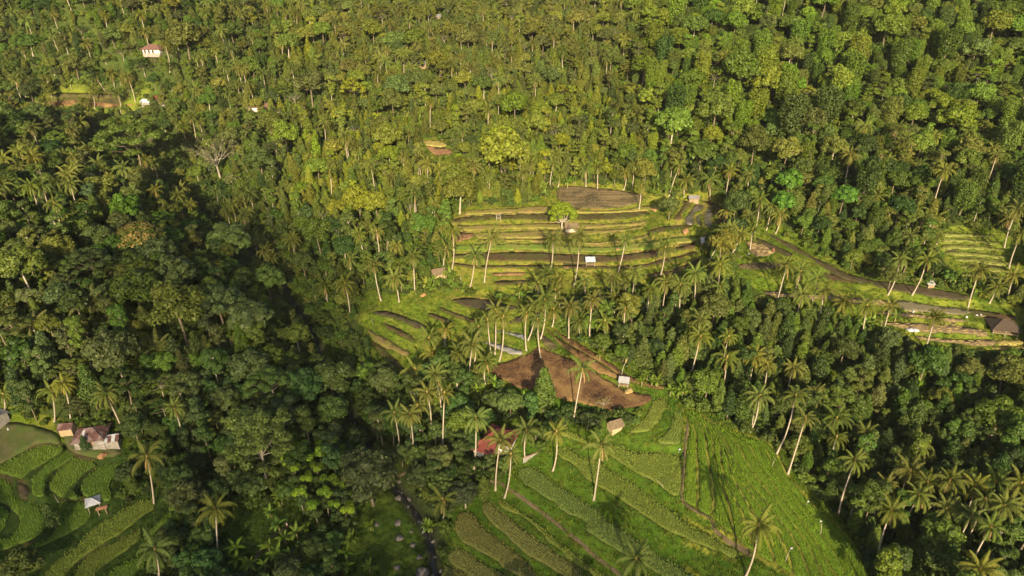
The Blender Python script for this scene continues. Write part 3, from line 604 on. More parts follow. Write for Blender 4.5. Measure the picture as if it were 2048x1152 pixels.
# cover colour of the ground
pu, pv, pd = project(XX, YY, Z)
op = is_open(pu, pv) & (pd > 0)
cover = np.empty(Z.shape + (4,), np.float32); cover[..., 3] = 1
cover[..., :3] = (.042, .060, .014)                                  # litter and low weeds under the trees
mott = np.clip(vnoise(XX, YY, 6, 11) + vnoise(XX, YY, 2.2, 12) * .8 + .5, 0, 1)[..., None]
grass = np.array((.070, .118, .010)) * (1 - mott) + np.array((.135, .150, .022)) * mott
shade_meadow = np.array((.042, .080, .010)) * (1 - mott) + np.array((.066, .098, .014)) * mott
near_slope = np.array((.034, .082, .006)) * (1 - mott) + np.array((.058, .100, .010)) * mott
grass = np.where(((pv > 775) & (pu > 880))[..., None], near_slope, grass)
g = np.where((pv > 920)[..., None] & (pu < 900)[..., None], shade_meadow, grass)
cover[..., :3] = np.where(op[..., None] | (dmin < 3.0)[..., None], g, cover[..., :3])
up_t = (pu > 890) & (pu < 1470) & (pv < 600) & (pv > 365)
cover[..., :3] = np.where((up_t & (op | (dmin < 3)))[..., None], cover[..., :3] * .45 + np.array((.165, .165, .026)) * .55, cover[..., :3])
brown = np.array((.165, .115, .045))
bf = (up_t & (dmin < .4)) * .5 + (up_t & (vnoise(XX, YY * 2.5, 5, 21) > .16)) * .35
cover[..., :3] = cover[..., :3] * (1 - np.clip(bf, 0, .8)[..., None]) + brown * np.clip(bf, 0, .8)[..., None]
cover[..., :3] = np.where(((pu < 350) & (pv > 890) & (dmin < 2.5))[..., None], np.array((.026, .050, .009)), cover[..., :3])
cover[..., :3] = np.where(((pu > 1366) & (pv > 815) & (pu < 1740) & (dmin > 0) & (dmin < 1.2))[..., None], np.array((.175, .185, .028)) * (.6 + .8 * mott), cover[..., :3])  # yellow green bunds of the spur, their colour lightened to look sunlit
cover[..., :3] = np.where((sd < 1.7)[..., None], np.array((.030, .036, .018)), cover[..., :3])
cover[..., :3] = np.where(inside_any[..., None], np.array((.05, .045, .02)), cover[..., :3])

ny, nx = Z.shape
idx = np.arange(nx * ny).reshape(ny, nx)
F = np.stack([idx[:-1, :-1], idx[:-1, 1:], idx[1:, 1:], idx[1:, :-1]], -1).reshape(-1, 4)
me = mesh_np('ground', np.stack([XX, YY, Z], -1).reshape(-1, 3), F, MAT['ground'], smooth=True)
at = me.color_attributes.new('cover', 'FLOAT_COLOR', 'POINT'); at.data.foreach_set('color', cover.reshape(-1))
tag(link(bpy.data.objects.new('ground', me)), 'hilly valley ground with grassy banks between the terraces', kind='structure')

# ------------------------------------------------------------------ the plots themselves
def plot_points(poly, fn, step, jit=.3):
    x0, y0 = poly.min(0); x1, y1 = poly.max(0)
    gx, gy = np.meshgrid(np.arange(x0, x1, step), np.arange(y0, y1, step))
    gx = (gx + (rs.rand(*gx.shape) - .5) * step * jit * 2).ravel(); gy = (gy + (rs.rand(*gy.shape) - .5) * step * jit * 2).ravel()
    d, ins = seg_dist(gx, gy, poly)
    k = ins & (d > step * .35)
    return gx[k], gy[k], d[k]

def plot_mesh(poly, fn, step, dz, zn, drop, edge=0.0):
    gx, gy, _ = plot_points(poly, fn, step)
    n = len(poly)
    vs = [Vector((float(a), float(b))) for a, b in poly] + [Vector((float(a), float(b))) for a, b in zip(gx, gy)]
    r = mgeo.delaunay_2d_cdt(vs, [], [list(range(n))], 1, 1e-4)
    V2 = np.array([(v.x, v.y) for v in r[0]]); T = [f for f in r[2] if len(f) == 3]
    z = fn(V2[:, 0], V2[:, 1]) + dz
    if zn: z = z + (rs.rand(len(z)) - .5) * 2 * zn + vnoise(V2[:, 0], V2[:, 1], 2.3, 31) * zn * 1.6
    if edge: z = z - edge * np.clip(1 - seg_dist(V2[:, 0], V2[:, 1], poly)[0] / .55, 0, 1)
    V = np.column_stack([V2, z]); T = np.array(T)
    # skirt round the rim
    e = {}
    for a, b, c in T:
        for i, j in ((a, b), (b, c), (c, a)): e[(i, j)] = 1
    rim = [(i, j) for i, j in e if (j, i) not in e]
    base = len(V); mp = {}
    ext = []
    for i, j in rim:
        for q in (i, j):
            if q not in mp: mp[q] = base + len(ext); ext.append((V[q, 0], V[q, 1], V[q, 2] - drop))
    Q = np.array([(j, i, mp[i], mp[j]) for i, j in rim])
    return np.vstack([V, np.array(ext)]) if ext else V, [T, Q]

RICE = {  # crop colour, height
 'riceolive': ((.195, .205, .052), .55), 'riceyellow': ((.175, .220, .034), .55), 'ricegreen': ((.150, .205, .042), .55), 'ricepale': ((.170, .220, .036), .42),
 'ricebright': ((.130, .215, .013), .5), 'ricedark': ((.145, .235, .028), .6), 'riceolive2': ((.175, .225, .034), .6), 'lowrice': ((.130, .155, .030), .3)}
def add_blades(poly, fn, z0, h, per_m2, col, parent, name, wid=.10, lean=.5, nbl=3, rows=0):
    step = per_m2 ** -.5
    if rows:
        c0 = poly.mean(0); _, _, vt = np.linalg.svd(poly - c0, full_matrices=False); ax = vt[0]; ay = vt[1]
        q = (poly - c0) @ np.column_stack([ax, ay]); m0 = q.min(0) - 1; m1 = q.max(0) + 1
        s_, t_ = np.meshgrid(np.arange(m0[0], m1[0], .30), np.arange(m0[1], m1[1], rows)); s_ = s_ + (rs.rand(*s_.shape) - .5) * .3; t_ = t_ + (rs.rand(*t_.shape) - .5) * rows * .35 + vnoise(s_, t_, 3.0, 77) * rows * 1.2
        g2 = c0 + np.outer(s_.ravel(), ax) + np.outer(t_.ravel(), ay); gx, gy = g2[:, 0], g2[:, 1]; d, ins = seg_dist(gx, gy, poly); kk = ins & (d > .08) & (rs.rand(len(gx)) < .93); gx, gy, d = gx[kk], gy[kk], d[kk]
    else: gx, gy, d = plot_points(poly, fn, step, .5)
    k = np.ones(len(gx), bool); gx, gy = gx[k], gy[k]; n = len(gx)
    if n == 0: return
    nb = nbl
    a = rs.rand(n, nb) * 2 * math.pi; hh = h * (.7 + .6 * rs.rand(n, nb)); ln = lean * hh * rs.rand(n, nb)
    z = (fn(gx, gy) + z0)[:, None]
    bx = gx[:, None] + .06 * np.cos(a); by = gy[:, None] + .06 * np.sin(a)
    ca, sa = np.cos(a), np.sin(a); w = wid * (.7 + .6 * rs.rand(n, nb))
    p0 = np.stack([bx - sa*w, by + ca*w, z + 0*a], -1); p1 = np.stack([bx + sa*w, by - ca*w, z + 0*a], -1)
    p2 = np.stack([bx + ca*ln, by + sa*ln, z + hh], -1)
    V = np.stack([p0, p1, p2], 2).reshape(-1, 3); T = np.arange(len(V)).reshape(-1, 3)
    o = link(bpy.data.objects.new(name, mesh_np(name, V, T, MAT['blade'])), parent)
    o.color = (*col, 1); tag(o, kind='stuff'); return o

surf('ricemat', (.05,.07,.012), (.075,.095,.018), 2.5, .9, 5, .8, .2)
STRAW = []
for P in PADDY:
    t = P['typ']; poly = P['poly']; fn = P['fn']
    near = P['z0'] < 20
    if t in RICE and t != 'lowrice':
        V, F = plot_mesh(poly, fn, 1.6, .02, 0, .4)
        o = link(bpy.data.objects.new(P['name'], mesh_np(P['name'], V, F, MAT['ricebed'])))
        col, h = RICE[t]
        kk_ = .86 + .28 * rs.rand(); col = (col[0] * kk_ * (.92 + .2 * rs.rand()), col[1] * kk_, col[2] * kk_)
        V, F = plot_mesh(poly, fn, .8, h * .5, .08, h * .5, h * .32)
        mm = bpy.data.materials.get('crop_' + t)
        if mm is None:
            surf('crop_' + t, tuple(c * .40 for c in RICE[t][0]), tuple(c * .72 for c in RICE[t][0]), 3.0, .9, 6, .8, .15); mm = MAT['crop_' + t]
        c = link(bpy.data.objects.new('rice_stand', mesh_np('rice_stand', V, F, mm)), o); tag(c, kind='stuff')
        add_blades(poly, fn, h * .38, h * .75, 5.5, col, o, 'rice_plants', .095, .9, 4, .62)
    else:
        V, F = plot_mesh(poly, fn, 1.4, .03, .03 if t in ('plough', 'straw', 'stubble') else 0, .45)
        o = link(bpy.data.objects.new(P['name'], mesh_np(P['name'], V, F, MAT[t])))
        if t in ('fallow', 'lush', 'drygrass', 'lowrice', 'wetgrass'):
            col = {'fallow': (.205,.190,.042), 'lush': (.125,.185,.022), 'drygrass': (.26,.21,.06), 'lowrice': (.135,.155,.03), 'wetgrass': (.095,.098,.028)}[t]
            add_blades(poly, fn, .0, .28, 3.2 if t != 'wetgrass' else 2.6, col, o, 'grass', .09)
        if t in ('plough', 'stubble'):
            add_blades(poly, fn, .0, .16, 2.4, (.17,.095,.038) if t == 'plough' else (.24,.18,.08), o, 'straw_litter', .15, 2.6)
        if t == 'yard': add_blades(poly, fn, .0, .2, 1.8, (.075,.085,.024), o, 'grass', .09)
        if t == 'greysoil': add_blades(poly, fn, .0, .22, 3.5, (.15,.145,.045), o, 'rice_seedlings', .06)
        if t in ('mud', 'wetgrass', 'mudwet'): add_blades(poly, fn, .0, .2, .9 if t == 'mud' else .3, (.12,.10,.035), o, 'stubble_tufts', .07)
        if t == 'straw': STRAW.append((P, o))
    tag(o, P['label'], kind='structure')

# rows of cut straw on the harvested plots
def straw_rows(P, o):
    poly = P['poly']; x0, y0 = poly.min(0); x1, y1 = poly.max(0)
    V = []; T = []
    yy = y0 + .5
    while yy < y1:
        xx = x0
        while xx < x1:
            L = rs.uniform(1.2, 2.8); d, ins = seg_dist(np.array([xx]), np.array([yy]), poly)
            if ins[0] and d[0] > .3 and rs.rand() < .85:
                n = len(V); z = float(P['fn'](xx, yy)); w = rs.uniform(.16, .30); h = rs.uniform(.12, .26); a = rs.uniform(-.25, .25); ca, sa = math.cos(a), math.sin(a)
                for px, py, pz in ((-L/2,0,0),(-L/4,-w,0),(L/4,-w*.9,0),(L/2,0,0),(L/4,w,0),(-L/4,w*.8,0),(-L/5,0,h),(L/5,0,h*.9)):
                    V.append((xx+px*ca-py*sa, yy+px*sa+py*ca, z+pz+.02))
                for f in ((0,1,6),(1,2,7),(1,7,6),(2,3,7),(3,4,7),(4,5,6),(4,6,7),(5,0,6)): T.append(tuple(n+i for i in f))
            xx += L + rs.uniform(.15, .45)
        yy += rs.uniform(.85, 1.15)
    if V: tag(link(bpy.data.objects.new('straw_rows', mesh_np('straw_rows', np.array(V), np.array(T), MAT['strawpile'])), o), kind='stuff')
for P, o in STRAW: straw_rows(P, o)

# stream and paths as ribbons
def ribbon(name, C, W_, zf, mat, dz, label, rough=0.0):
    C = np.array(C); t = np.gradient(C, axis=0); t /= np.linalg.norm(t, axis=1)[:, None] + 1e-9
    nrm = np.column_stack([-t[:, 1], t[:, 0]]); cols = 5; V = []
    for i in range(len(C)):
        wl = W_[i] * (1 + rough * (rs.rand() - .5)); wr = W_[i] * (1 + rough * (rs.rand() - .5))
        for k in range(cols):
            s = -1 + 2 * k / (cols - 1); q = C[i] + nrm[i] * (s * (wl if s < 0 else wr))
            V.append((q[0], q[1], zf(q[0], q[1], i) + dz - (.35 if abs(s) == 1 else 0)))
    F = [(i*cols+k, i*cols+k+1, (i+1)*cols+k+1, (i+1)*cols+k) for i in range(len(C)-1) for k in range(cols-1)]
    o = link(bpy.data.objects.new(name, mesh_np(name, np.array(V), np.array(F), mat, smooth=True)))
    return tag(o, label, kind='structure')
SWf = catmull(SW, 1.2, closed=False)
bed = GROUND(SWf[:, 0], SWf[:, 1])
bed = np.convolve(np.pad(bed, 4, 'edge'), np.ones(9) / 9, 'valid')
ribbon('stream', SWf[:, :2], SWf[:, 2] * .34, lambda x, y, i: bed[i], MAT['stream'], .38, 'dark rocky stream with white rapids running down the gully', 1.1)
for name, pts, w, label in PATHS:
    q = np.array([march(u, v, GROUND)[:2] for u, v in catmull(pts, 6, closed=False)])
    q = catmull(q, .8, closed=False)
    ribbon(name, q, np.full(len(q), w), lambda x, y, i: float(GROUND(x, y)), MAT['pathsoil'], .10, label, .4)
# ------------------------------------------------------------------ plant meshes (each built once, shared by its copies)
def unit(v): return v / (np.linalg.norm(v, axis=-1, keepdims=True) + 1e-9)

def leaves(C, Nn, size, r, wide=.36, fold=.12):
    """rhombic leaves at points C facing Nn"""
    n = len(C); s = (size * (.65 + .7 * r.rand(n)))[:, None]
    t = unit(np.cross(Nn, r.randn(n, 3))); b = np.cross(Nn, t)
    V = np.stack([C - t*s*.5, C + b*s*wide + Nn*s*fold, C + t*s*.5 - Nn*s*fold, C - b*s*wide + Nn*s*fold], 1).reshape(-1, 3)
    return V, np.arange(4*n).reshape(-1, 4)

def blob_leaves(cs, rad, count, size, r, up=.45, squash=.8, lower=-.35, rnd=.55):
    """leaves over the surfaces of many lobes; cs (m,3), rad (m,)"""
    w = rad ** 2; w = w / w.sum(); k = r.choice(len(cs), count, p=w)
    d = unit(r.randn(count, 3)); d[:, 2] = np.where(d[:, 2] < lower, -d[:, 2], d[:, 2])
    sh = rad[k, None] * (.55 + .5 * r.rand(count, 1) ** .5)
    C = cs[k] + d * sh * np.array([1, 1, squash])
    # keep those not buried deep inside another lobe
    keep = np.ones(count, bool)
    for i in range(len(cs)):
        q = np.linalg.norm((C - cs[i]) / np.array([1, 1, squash]), axis=1)
        keep &= ~((q < rad[i] * .55) & (k != i))
    C = C[keep]; d = d[keep]
    Nn = unit(d + np.array([0, 0, up]) + r.randn(len(C), 3) * rnd)
    return leaves(C, Nn, size, r)

def branches(mb, base, tips, r0, r):
    """limbs from the trunk axis out to the given tips"""
    for tp in tips:
        tp = Vector(tp); h = max(base.z * .6, min(tp.z - .15 * (tp.z - 0), tp.z * .55 + base.z * .35))
        s = Vector((base.x * h / max(base.z, .1), base.y * h / max(base.z, .1), h))
        m = s.lerp(tp, .5) + Vector((0, 0, -.08 * (tp - s).length)) + Vector(r.randn(3) * .12)
        mb.tube([s, m, tp], [r0 * .5, r0 * .34, r0 * .12], 4, False)

def trunk(mb, H, r0, r, bend=.3, sides=7, top=.3):
    a = r.rand() * 6.28; b = Vector((math.cos(a) * bend, math.sin(a) * bend, 0))
    mb.tube([(0, 0, -1.2), (0, 0, .0), b * .4 + Vector((0, 0, H*.35)), b * .9 + Vector((0, 0, H*.7)), b + Vector((0, 0, H))],
            [r0*1.5, r0*1.15, r0*.85, r0*.65, r0*top], sides, False)
    return b + Vector((0, 0, H))

def lobes_round(R, zc, n, r, flat=.75, rmin=.26, rmax=.42, low=-.25):
    cs, rd = [], []
    for i in range(n):
        z = low + (1 - low) * ((i + .5) / n); a = i * 2.399 + r.rand() * .8; q = math.sqrt(max(0, 1 - z*z))
        k = .55 + .2 * r.rand()
        cs.append((R*k*q*math.cos(a), R*k*q*math.sin(a), zc + R*flat*k*z)); rd.append(R * r.uniform(rmin, rmax))
    cs.append((0, 0, zc)); rd.append(R * .5)
    return np.array(cs), np.array(rd)

PROTO = {}   # kind -> list of dicts(trunk mesh, crown mesh, H, R, cz)
def proto(kind, mb, tmat, Vs, Fs, lmat, H, R, cz):
    tm = mb.mesh(kind + '_trunk', tmat, True)
    V = np.vstack(Vs); off = np.cumsum([0] + [len(v) for v in Vs[:-1]]); F = np.vstack([f + o for f, o in zip(Fs, off)])
    cm = mesh_np(kind + '_crown', V, F, lmat)
    # joined version for the far wood
    tv = np.array([v.co[:] for v in tm.vertices]); 
    jm = mesh_np(kind + '_whole', np.vstack([V, tv]), [F] + [np.array([[i + len(V) for i in p.vertices]]) for p in tm.polygons], [lmat, tmat],
                 np.concatenate([np.zeros(len(F)), np.ones(len(tm.polygons))]))
    PROTO.setdefault(kind, []).append(dict(t=tm, c=cm, j=jm, H=H, R=R, cz=cz))

for v in range(5):      # rounded broadleaf tree, lobed crown
    r = np.random.RandomState(100 + v); H = 11.0; R = 4.4; zc = 6.2 + .5 * (v % 3)
    cs, rd = lobes_round(R, zc, 15 + v, r, .85 + .12 * (v % 3), .24, .44)
    cs[:, :2] += r.randn(len(cs), 2) * .35
    mb = MB(); tp = trunk(mb, 6.6, .24, r, .5); branches(mb, tp, cs[r.permutation(len(cs))[:6]], .20, r)
    V, F = blob_leaves(cs, rd, 6200, .52 + .06 * (v % 2), r)
    proto('broadleaf_tree', mb, MAT['bark_pale' if v == 3 else 'bark_dark'], [V], [F], MAT['leaf'], H, R, zc)
for v in range(4):      # slim conical clove tree
    r = np.random.RandomState(200 + v); H = 10.0; R = 2.1
    cs, rd = [], []
    for i in range(26):
        t = i / 25; z = 1.8 + 7.6 * t; a = i * 2.4 + r.rand(); w = R * (.55 + 1.2 * t - 1.72 * t**2.2) if v % 2 else R * (1.0 - .85 * max(0, t - .25) / .75)
        w = max(w, .25); cs.append((.55*w*math.cos(a), .55*w*math.sin(a), z)); rd.append(.35 + .42*w)
    mb = MB(); trunk(mb, 8.5, .16, r, .2, 6, .2)
    V, F = blob_leaves(np.array(cs), np.array(rd), 5200, .36, r, up=.3, squash=1.15, rnd=.6)
    proto('clove_tree', mb, MAT['bark_dark'], [V], [F], MAT['leaf'], H, R, 5.6)
for v in range(3):      # spreading tree with layered, open crown and pale limbs
    r = np.random.RandomState(300 + v); H = 16.0; R = 6.6
    cs, rd = [], []
    for i in range(34):
        q = math.sqrt((i + .5) / 34); a = i * 2.399 + r.rand() * .5
        cs.append((R*q*math.cos(a)*.95, R*q*math.sin(a)*.95, 13.6 - 4.6*q*q + r.uniform(-1.1, .7))); rd.append(r.uniform(.85, 1.5))
    cs = np.array(cs); rd = np.array(rd)
    mb = MB(); tp = trunk(mb, 8.0, .26, r, .6, 7, .55); branches(mb, tp, cs[::2] - np.array([0, 0, .35]), .17, r)
    V, F = blob_leaves(cs, rd, 7600, .42, r, up=1.0, squash=.5, lower=-.2, rnd=.5)
    proto('spreading_tree', mb, MAT['bark_dark' if v else 'bark_mid'], [V], [F], MAT['leaf'], H, R, 12.0)
for v in range(3):      # tree with big coarse leaves
    r = np.random.RandomState(400 + v); H = 10.0; R = 4.0; zc = 5.8
    cs, rd = lobes_round(R, zc, 17, r, 1.0, .22, .36)
    mb = MB(); tp = trunk(mb, 6.2, .22, r, .4); branches(mb, tp, cs[::3], .18, r)
    V, F = blob_leaves(cs, rd, 2300, .95, r, up=.7, rnd=.4)
    proto('large_leaf_tree', mb, MAT['bark_dark'], [V], [F], MAT['leaf'], H, R, zc)
for v in range(3):      # tree draped in creepers: tall, ragged curtain-like crown
    r = np.random.RandomState(500 + v); H = 13.0; R = 3.6; cs, rd = [], []
    for i in range(9):
        a = i * 2.4; q = R * .62 * (.4 + .6 * r.rand()); x, y = q*math.cos(a), q*math.sin(a); top = 12.2 - 2.8 * r.rand(); bot = 2.5 + 3.0 * r.rand()
        for z in np.arange(bot, top, .95): cs.append((x + r.randn()*.22, y + r.randn()*.22, z)); rd.append(.7 + .5 * (z - bot) / (top - bot) + .25 * r.rand())
    mb = MB(); trunk(mb, 10.0, .28, r, .6)
    V, F = blob_leaves(np.array(cs), np.array(rd), 7000, .42, r, up=.2, squash=1.25, rnd=.6)
    proto('creeper_clad_tree', mb, MAT['bark_dark'], [V], [F], MAT['leaf'], H, R, 7.6)
for v in range(3):      # slender forest tree, pale pole trunk and small tufts
    r = np.random.RandomState(600 + v); H = 13.0; R = 2.6; cs, rd = [], []
    for i in range(16):
        a = i * 2.4; q = R * .75 * math.sqrt(r.rand()); cs.append((q*math.cos(a), q*math.sin(a), 5.0 + 7.0 * r.rand())); rd.append(r.uniform(.8, 1.3))
    cs = np.array(cs); mb = MB(); tp = trunk(mb, 11.0, .16, r, .5, 6, .4); branches(mb, tp, cs[::2], .16, r)
    V, F = blob_leaves(cs, np.array(rd), 4200, .42, r, up=.5, rnd=.5)
    proto('slender_tree', mb, MAT['bark_pale' if v == 0 else 'bark_dark'], [V], [F], MAT['leaf'], H, R, 9.0)
for v in range(2):      # nearly leafless tree: fans of twigs
    r = np.random.RandomState(700 + v); H = 11.0; R = 4.2; mb = MB(); tp = trunk(mb, 5.0, .24, r, .4, 7, .7); cs = []
    for i in range(13):
        a = i * 2.4; e = r.uniform(.35, 1.3); L = r.uniform(3.2, 5.0); d = Vector((math.cos(a)*math.cos(e), math.sin(a)*math.cos(e), math.sin(e)))
        s = tp * r.uniform(.6, 1.0); m = s + d*L*.5 + Vector((0, 0, -.2)); t = s + d*L + Vector((0, 0, .5))
        mb.tube([s, m, t], [.09, .055, .02], 4, False); cs.append(t)
        for j in range(6):
            q = s.lerp(t, r.uniform(.35, .95)); e2 = d + Vector(r.randn(3) * .55); tt = q + e2.normalized() * r.uniform(1.0, 2.0); mb.tube([q, tt], [.03, .01], 3, False); cs.append(tt)
    V, F = blob_leaves(np.array(cs), np.full(len(cs), .5), 1500, .30, r)
    proto('bare_tree', mb, MAT['bark_mid'], [V], [F], MAT['leaf'], H, R, 7.5)
for v in range(3):      # shrubs for the undergrowth
    r = np.random.RandomState(800 + v); cs, rd = lobes_round(1.3, .8, 8, r, .8, .3, .5); mb = MB(); trunk(mb, .9, .06, r, .1, 5)
    V, F = blob_leaves(cs, rd, 900, .30, r)
    proto('shrub', mb, MAT['bark_dark'], [V], [F], MAT['leaf'], 1.9, 1.3, .8)

r = np.random.RandomState(950)      # low domed tree with white forking limbs
cs, rd = [], []
for i in range(26):
    q = math.sqrt((i + .5) / 26); a = i * 2.399 + r.rand() * .4
    cs.append((4.0*q*math.cos(a), 4.0*q*math.sin(a), 6.6 - 2.9*q**2.2 + r.uniform(-.25, .25))); rd.append(r.uniform(.85, 1.2))
cs = np.array(cs); mb = MB(); mb.tube([(0,0,-.8),(0,0,0),(.1,0,1.5),(.05,.05,2.6)], [.32,.28,.24,.22], 7)
for i in range(0, 26, 2): mb.tube([(0,0,1.5 + .04*i), tuple(cs[i]*np.array([.45,.45,.62])), tuple(cs[i]*np.array([.9,.9,.95]))], [.15,.10,.03], 5, False)
V, F = blob_leaves(cs, np.array(rd), 6500, .36, r, up=.5, squash=.75, lower=-.3)
proto('domed_tree', mb, MAT['bark_pale'], [V], [F], MAT['leaf'], 7.6, 4.9, 5.0)
r = np.random.RandomState(951)      # tall tree with limbs forking upward like a fan, thin leafy ends
mb = MB(); mb.tube([(0,0,-1),(0,0,0),(-.1,0,3.5),(-.3,0,6.5),(-.4,0,8.5)], [.34,.27,.22,.18,.13], 7); cs = []
for i in range(15):
    a = i * 2.399; e = r.uniform(.55, 1.35); L = r.uniform(5.0, 8.5); s = Vector((-.3, 0, r.uniform(5.2, 8.5))); d = Vector((math.cos(a)*math.cos(e), math.sin(a)*math.cos(e), math.sin(e)))
    m1 = s + d*L*.45 + Vector((0,0,-.3)); t1 = s + d*L; mb.tube([s, m1, t1], [.10, .065, .025], 5, False); cs.append(tuple(t1))
    for j in range(7):
        q = s.lerp(t1, r.uniform(.4, 1)); tt = q + (d + Vector(r.randn(3) * .7)).normalized() * r.uniform(1.2, 2.8); mb.tube([q, tt], [.03, .01], 3, False); cs.append(tuple(tt))
for i in range(9):
    a = i * 2.4; s = Vector((-.1, 0, r.uniform(2.2, 5))); t1 = s + Vector((math.cos(a)*3.4, math.sin(a)*3.4, .7)); mb.tube([s, t1], [.07, .02], 4, False); cs += [tuple(t1), tuple(s.lerp(t1, .6))]
V, F = blob_leaves(np.array(cs), r.uniform(.7, 1.15, len(cs)), 10500, .38, r, up=.9, squash=.65, lower=-.2, rnd=.5)
proto('forking_tree', mb, MAT['bark_mid'], [V], [F], MAT['leaf'], 16.5, 7.2, 10.5)
def top_layer(kind, vi, seed, count, size, z0, k=1.07):
    """blossom or young leaves over the upper part of a crown"""
    r = np.random.RandomState(seed); me = PROTO[kind][vi]['c']; co = np.empty(len(me.vertices)*3); me.vertices.foreach_get('co', co); co = co.reshape(-1, 4, 3).mean(1)
    co = co[co[:, 2] > z0 + r.randn(len(co)) * .5]; cl = np.array([0, 0, PROTO[kind][vi]['cz']]); rr_ = np.linalg.norm((co - cl), axis=1); co = co[rr_ > np.quantile(rr_, .35)]
    co = co[r.choice(len(co), min(count, len(co)), False)]; V, F = leaves(cl + (co - cl) * k, unit(co - cl + r.randn(*co.shape) * .8 + [0, 0, 1.2]), size, r); return mesh_np('blossom', V, F, MAT['leaf'])

# ---- coconut palm: trunk variants, frond kinds
def frond_mesh(name, L, e0, droop, leaflet, dead=False, seed=0, nseg=9):
    """feather frond growing along +x: rachis with hanging leaflets on both sides"""
    r = np.random.RandomState(seed); V = []; F = []; p = np.array([0., 0, 0]); e = e0; pts = [p.copy()]
    for i in range(nseg):
        e -= droop * (.6 + .9 * i / nseg); p = p + np.array([math.cos(e), 0, math.sin(e)]) * L / nseg; pts.append(p.copy())
    pts = np.array(pts); n = 0
    for i in range(nseg):                                   # rachis: thin three sided strip
        w = .07 * (1 - i / nseg) + .015; w2 = .07 * (1 - (i + 1) / nseg) + .012
        a, b = pts[i], pts[i+1]
        V += [a + [0, w, 0], a + [0, -w, 0], b + [0, -w2, 0], b + [0, w2, 0]]; F.append((n, n+1, n+2, n+3)); n += 4
    m = 26
    for i in range(m):
        t = .10 + .88 * i / (m - 1); k = min(int(t * nseg), nseg - 1); f = t * nseg - k; c = pts[k] * (1-f) + pts[k+1] * f; d = unit(pts[k+1] - pts[k])
        ll = leaflet * (.55 + 1.0 * math.sin(math.pi * min(1, t * .85 + .12))) * (.85 + .3 * r.rand())
        for s in (-1, 1):
            hang = (1.1 if dead else .50) + .35 * r.rand(); out = np.array([0, s * math.cos(hang), 0]) + d * .55 + np.array([0, 0, -math.sin(hang)])
            tip = c + unit(out) * ll + np.array([0, 0, -.22 * ll]); mid = c + unit(out) * ll * .5; w = .062 * d
            V += [c - w, c + w, mid + w * 1.1, mid - w * .9]; F.append((n, n+1, n+2, n+3)); n += 4
            V += [mid - w * .9, mid + w * 1.1, tip + w*.15, tip - w*.15]; F.append((n, n+1, n+2, n+3)); n += 4
    return mesh_np(name, np.array(V), np.array(F), MAT['deadfrond' if dead else 'frond'])
FR = {'young': [frond_mesh('frond_young', 4.3, 1.32, .11, .46, seed=i) for i in range(2)],
      'mid': [frond_mesh('frond', 5.2, .95, .25, .52, seed=10 + i) for i in range(3)],
      'low': [frond_mesh('frond_low', 5.0, .42, .25, .52, seed=20 + i) for i in range(3)],
      'hang': [frond_mesh('frond_hanging', 4.4, -.30, .20, .46, seed=30 + i) for i in range(2)],
      'dead': [frond_mesh('frond_dead', 3.6, -.85, .09, .6, True, seed=40 + i) for i in range(2)]}
def frond_set(r, n=28, dead=2):
    out = []
    for i in range(n):
        t = i / (n - 1); kind = 'young' if t < .16 else 'mid' if t < .46 else 'low' if t < .76 else 'hang'
        out.append((FR[kind][r.randint(len(FR[kind]))], i * 2.399 + r.uniform(-.25, .25), r.uniform(-.24, .24), r.uniform(.78, 1.12)))
    for i in range(dead): out.append((FR['dead'][r.randint(2)], r.uniform(0, 6.28), r.uniform(-.2, .1), r.uniform(.8, 1.1)))
    return out
def nuts_mesh(r):
    mb = MB()
    for i in range(9):
        a = i * .8 + r.rand(); c = Vector((.42*math.cos(a), .42*math.sin(a), -.35 - .3*r.rand())); k = .17
        mb.tube([c + Vector((0,0,-k)), c + Vector((0,0,-k*.55)), c + Vector((0,0,k*.3)), c + Vector((0,0,k))], [.03, k*.85, k, .05], 6)
    mb.tube([(0,0,-.9),(0,0,-.3),(0,0,.5),(0,0,1.0)], [.18,.30,.26,.05], 7)
    return mb.mesh('coconut_cluster', MAT['coconut'], True)
NUTS = [nuts_mesh(np.random.RandomState(i)) for i in range(2)]
def crown_joined(r, n=27):
    V, F, M = [], [], []; off = 0
    for me, a, tl, s in frond_set(r, n, 2):
        co = np.empty(len(me.vertices)*3); me.vertices.foreach_get('co', co); co = co.reshape(-1, 3)
        q = np.array((Matrix.Rotation(a, 3, 'Z') @ Matrix.Rotation(-tl, 3, 'Y')) * s) if False else np.array(Matrix.Rotation(a, 3, 'Z') @ Matrix.Rotation(-tl, 3, 'Y'))
        V.append(co @ q.T * s); f = np.empty(len(me.loops), int); me.loops.foreach_get('vertex_index', f); F.append(f.reshape(-1, 4) + off); off += len(co)
        M += [1 if me.name.startswith('frond_dead') else 0] * len(F[-1])
    return mesh_np('palm_crown', np.vstack(V), np.vstack(F), [MAT['frond'], MAT['deadfrond']], M)
PALMC = [crown_joined(np.random.RandomState(60 + i)) for i in range(4)]

def bend_trunk(base, top, curve, r0=.21):
    """palm trunk from base to crown, bowed sideways near the foot; local to base"""
    d = Vector(top) - Vector(base); side = Vector((d.x, d.y, 0)); side = side.normalized() if side.length > .3 else Vector((1, 0, 0))
    pts, rad = [], []
    for i in range(9):
        t = i / 8; p = d * t; p = p + side * curve * math.sin(math.pi * t) * (1 - t * .4)
        pts.append(p); rad.append(r0 * (1.55 if i == 0 else 1.0 - .38 * t))
    pts.insert(0, Vector((0, 0, -1.0)) - side * .2); rad.insert(0, r0 * 1.7)
    return MB().tube(pts, rad, 7).mesh('trunk', MAT['bark_palm'], True)

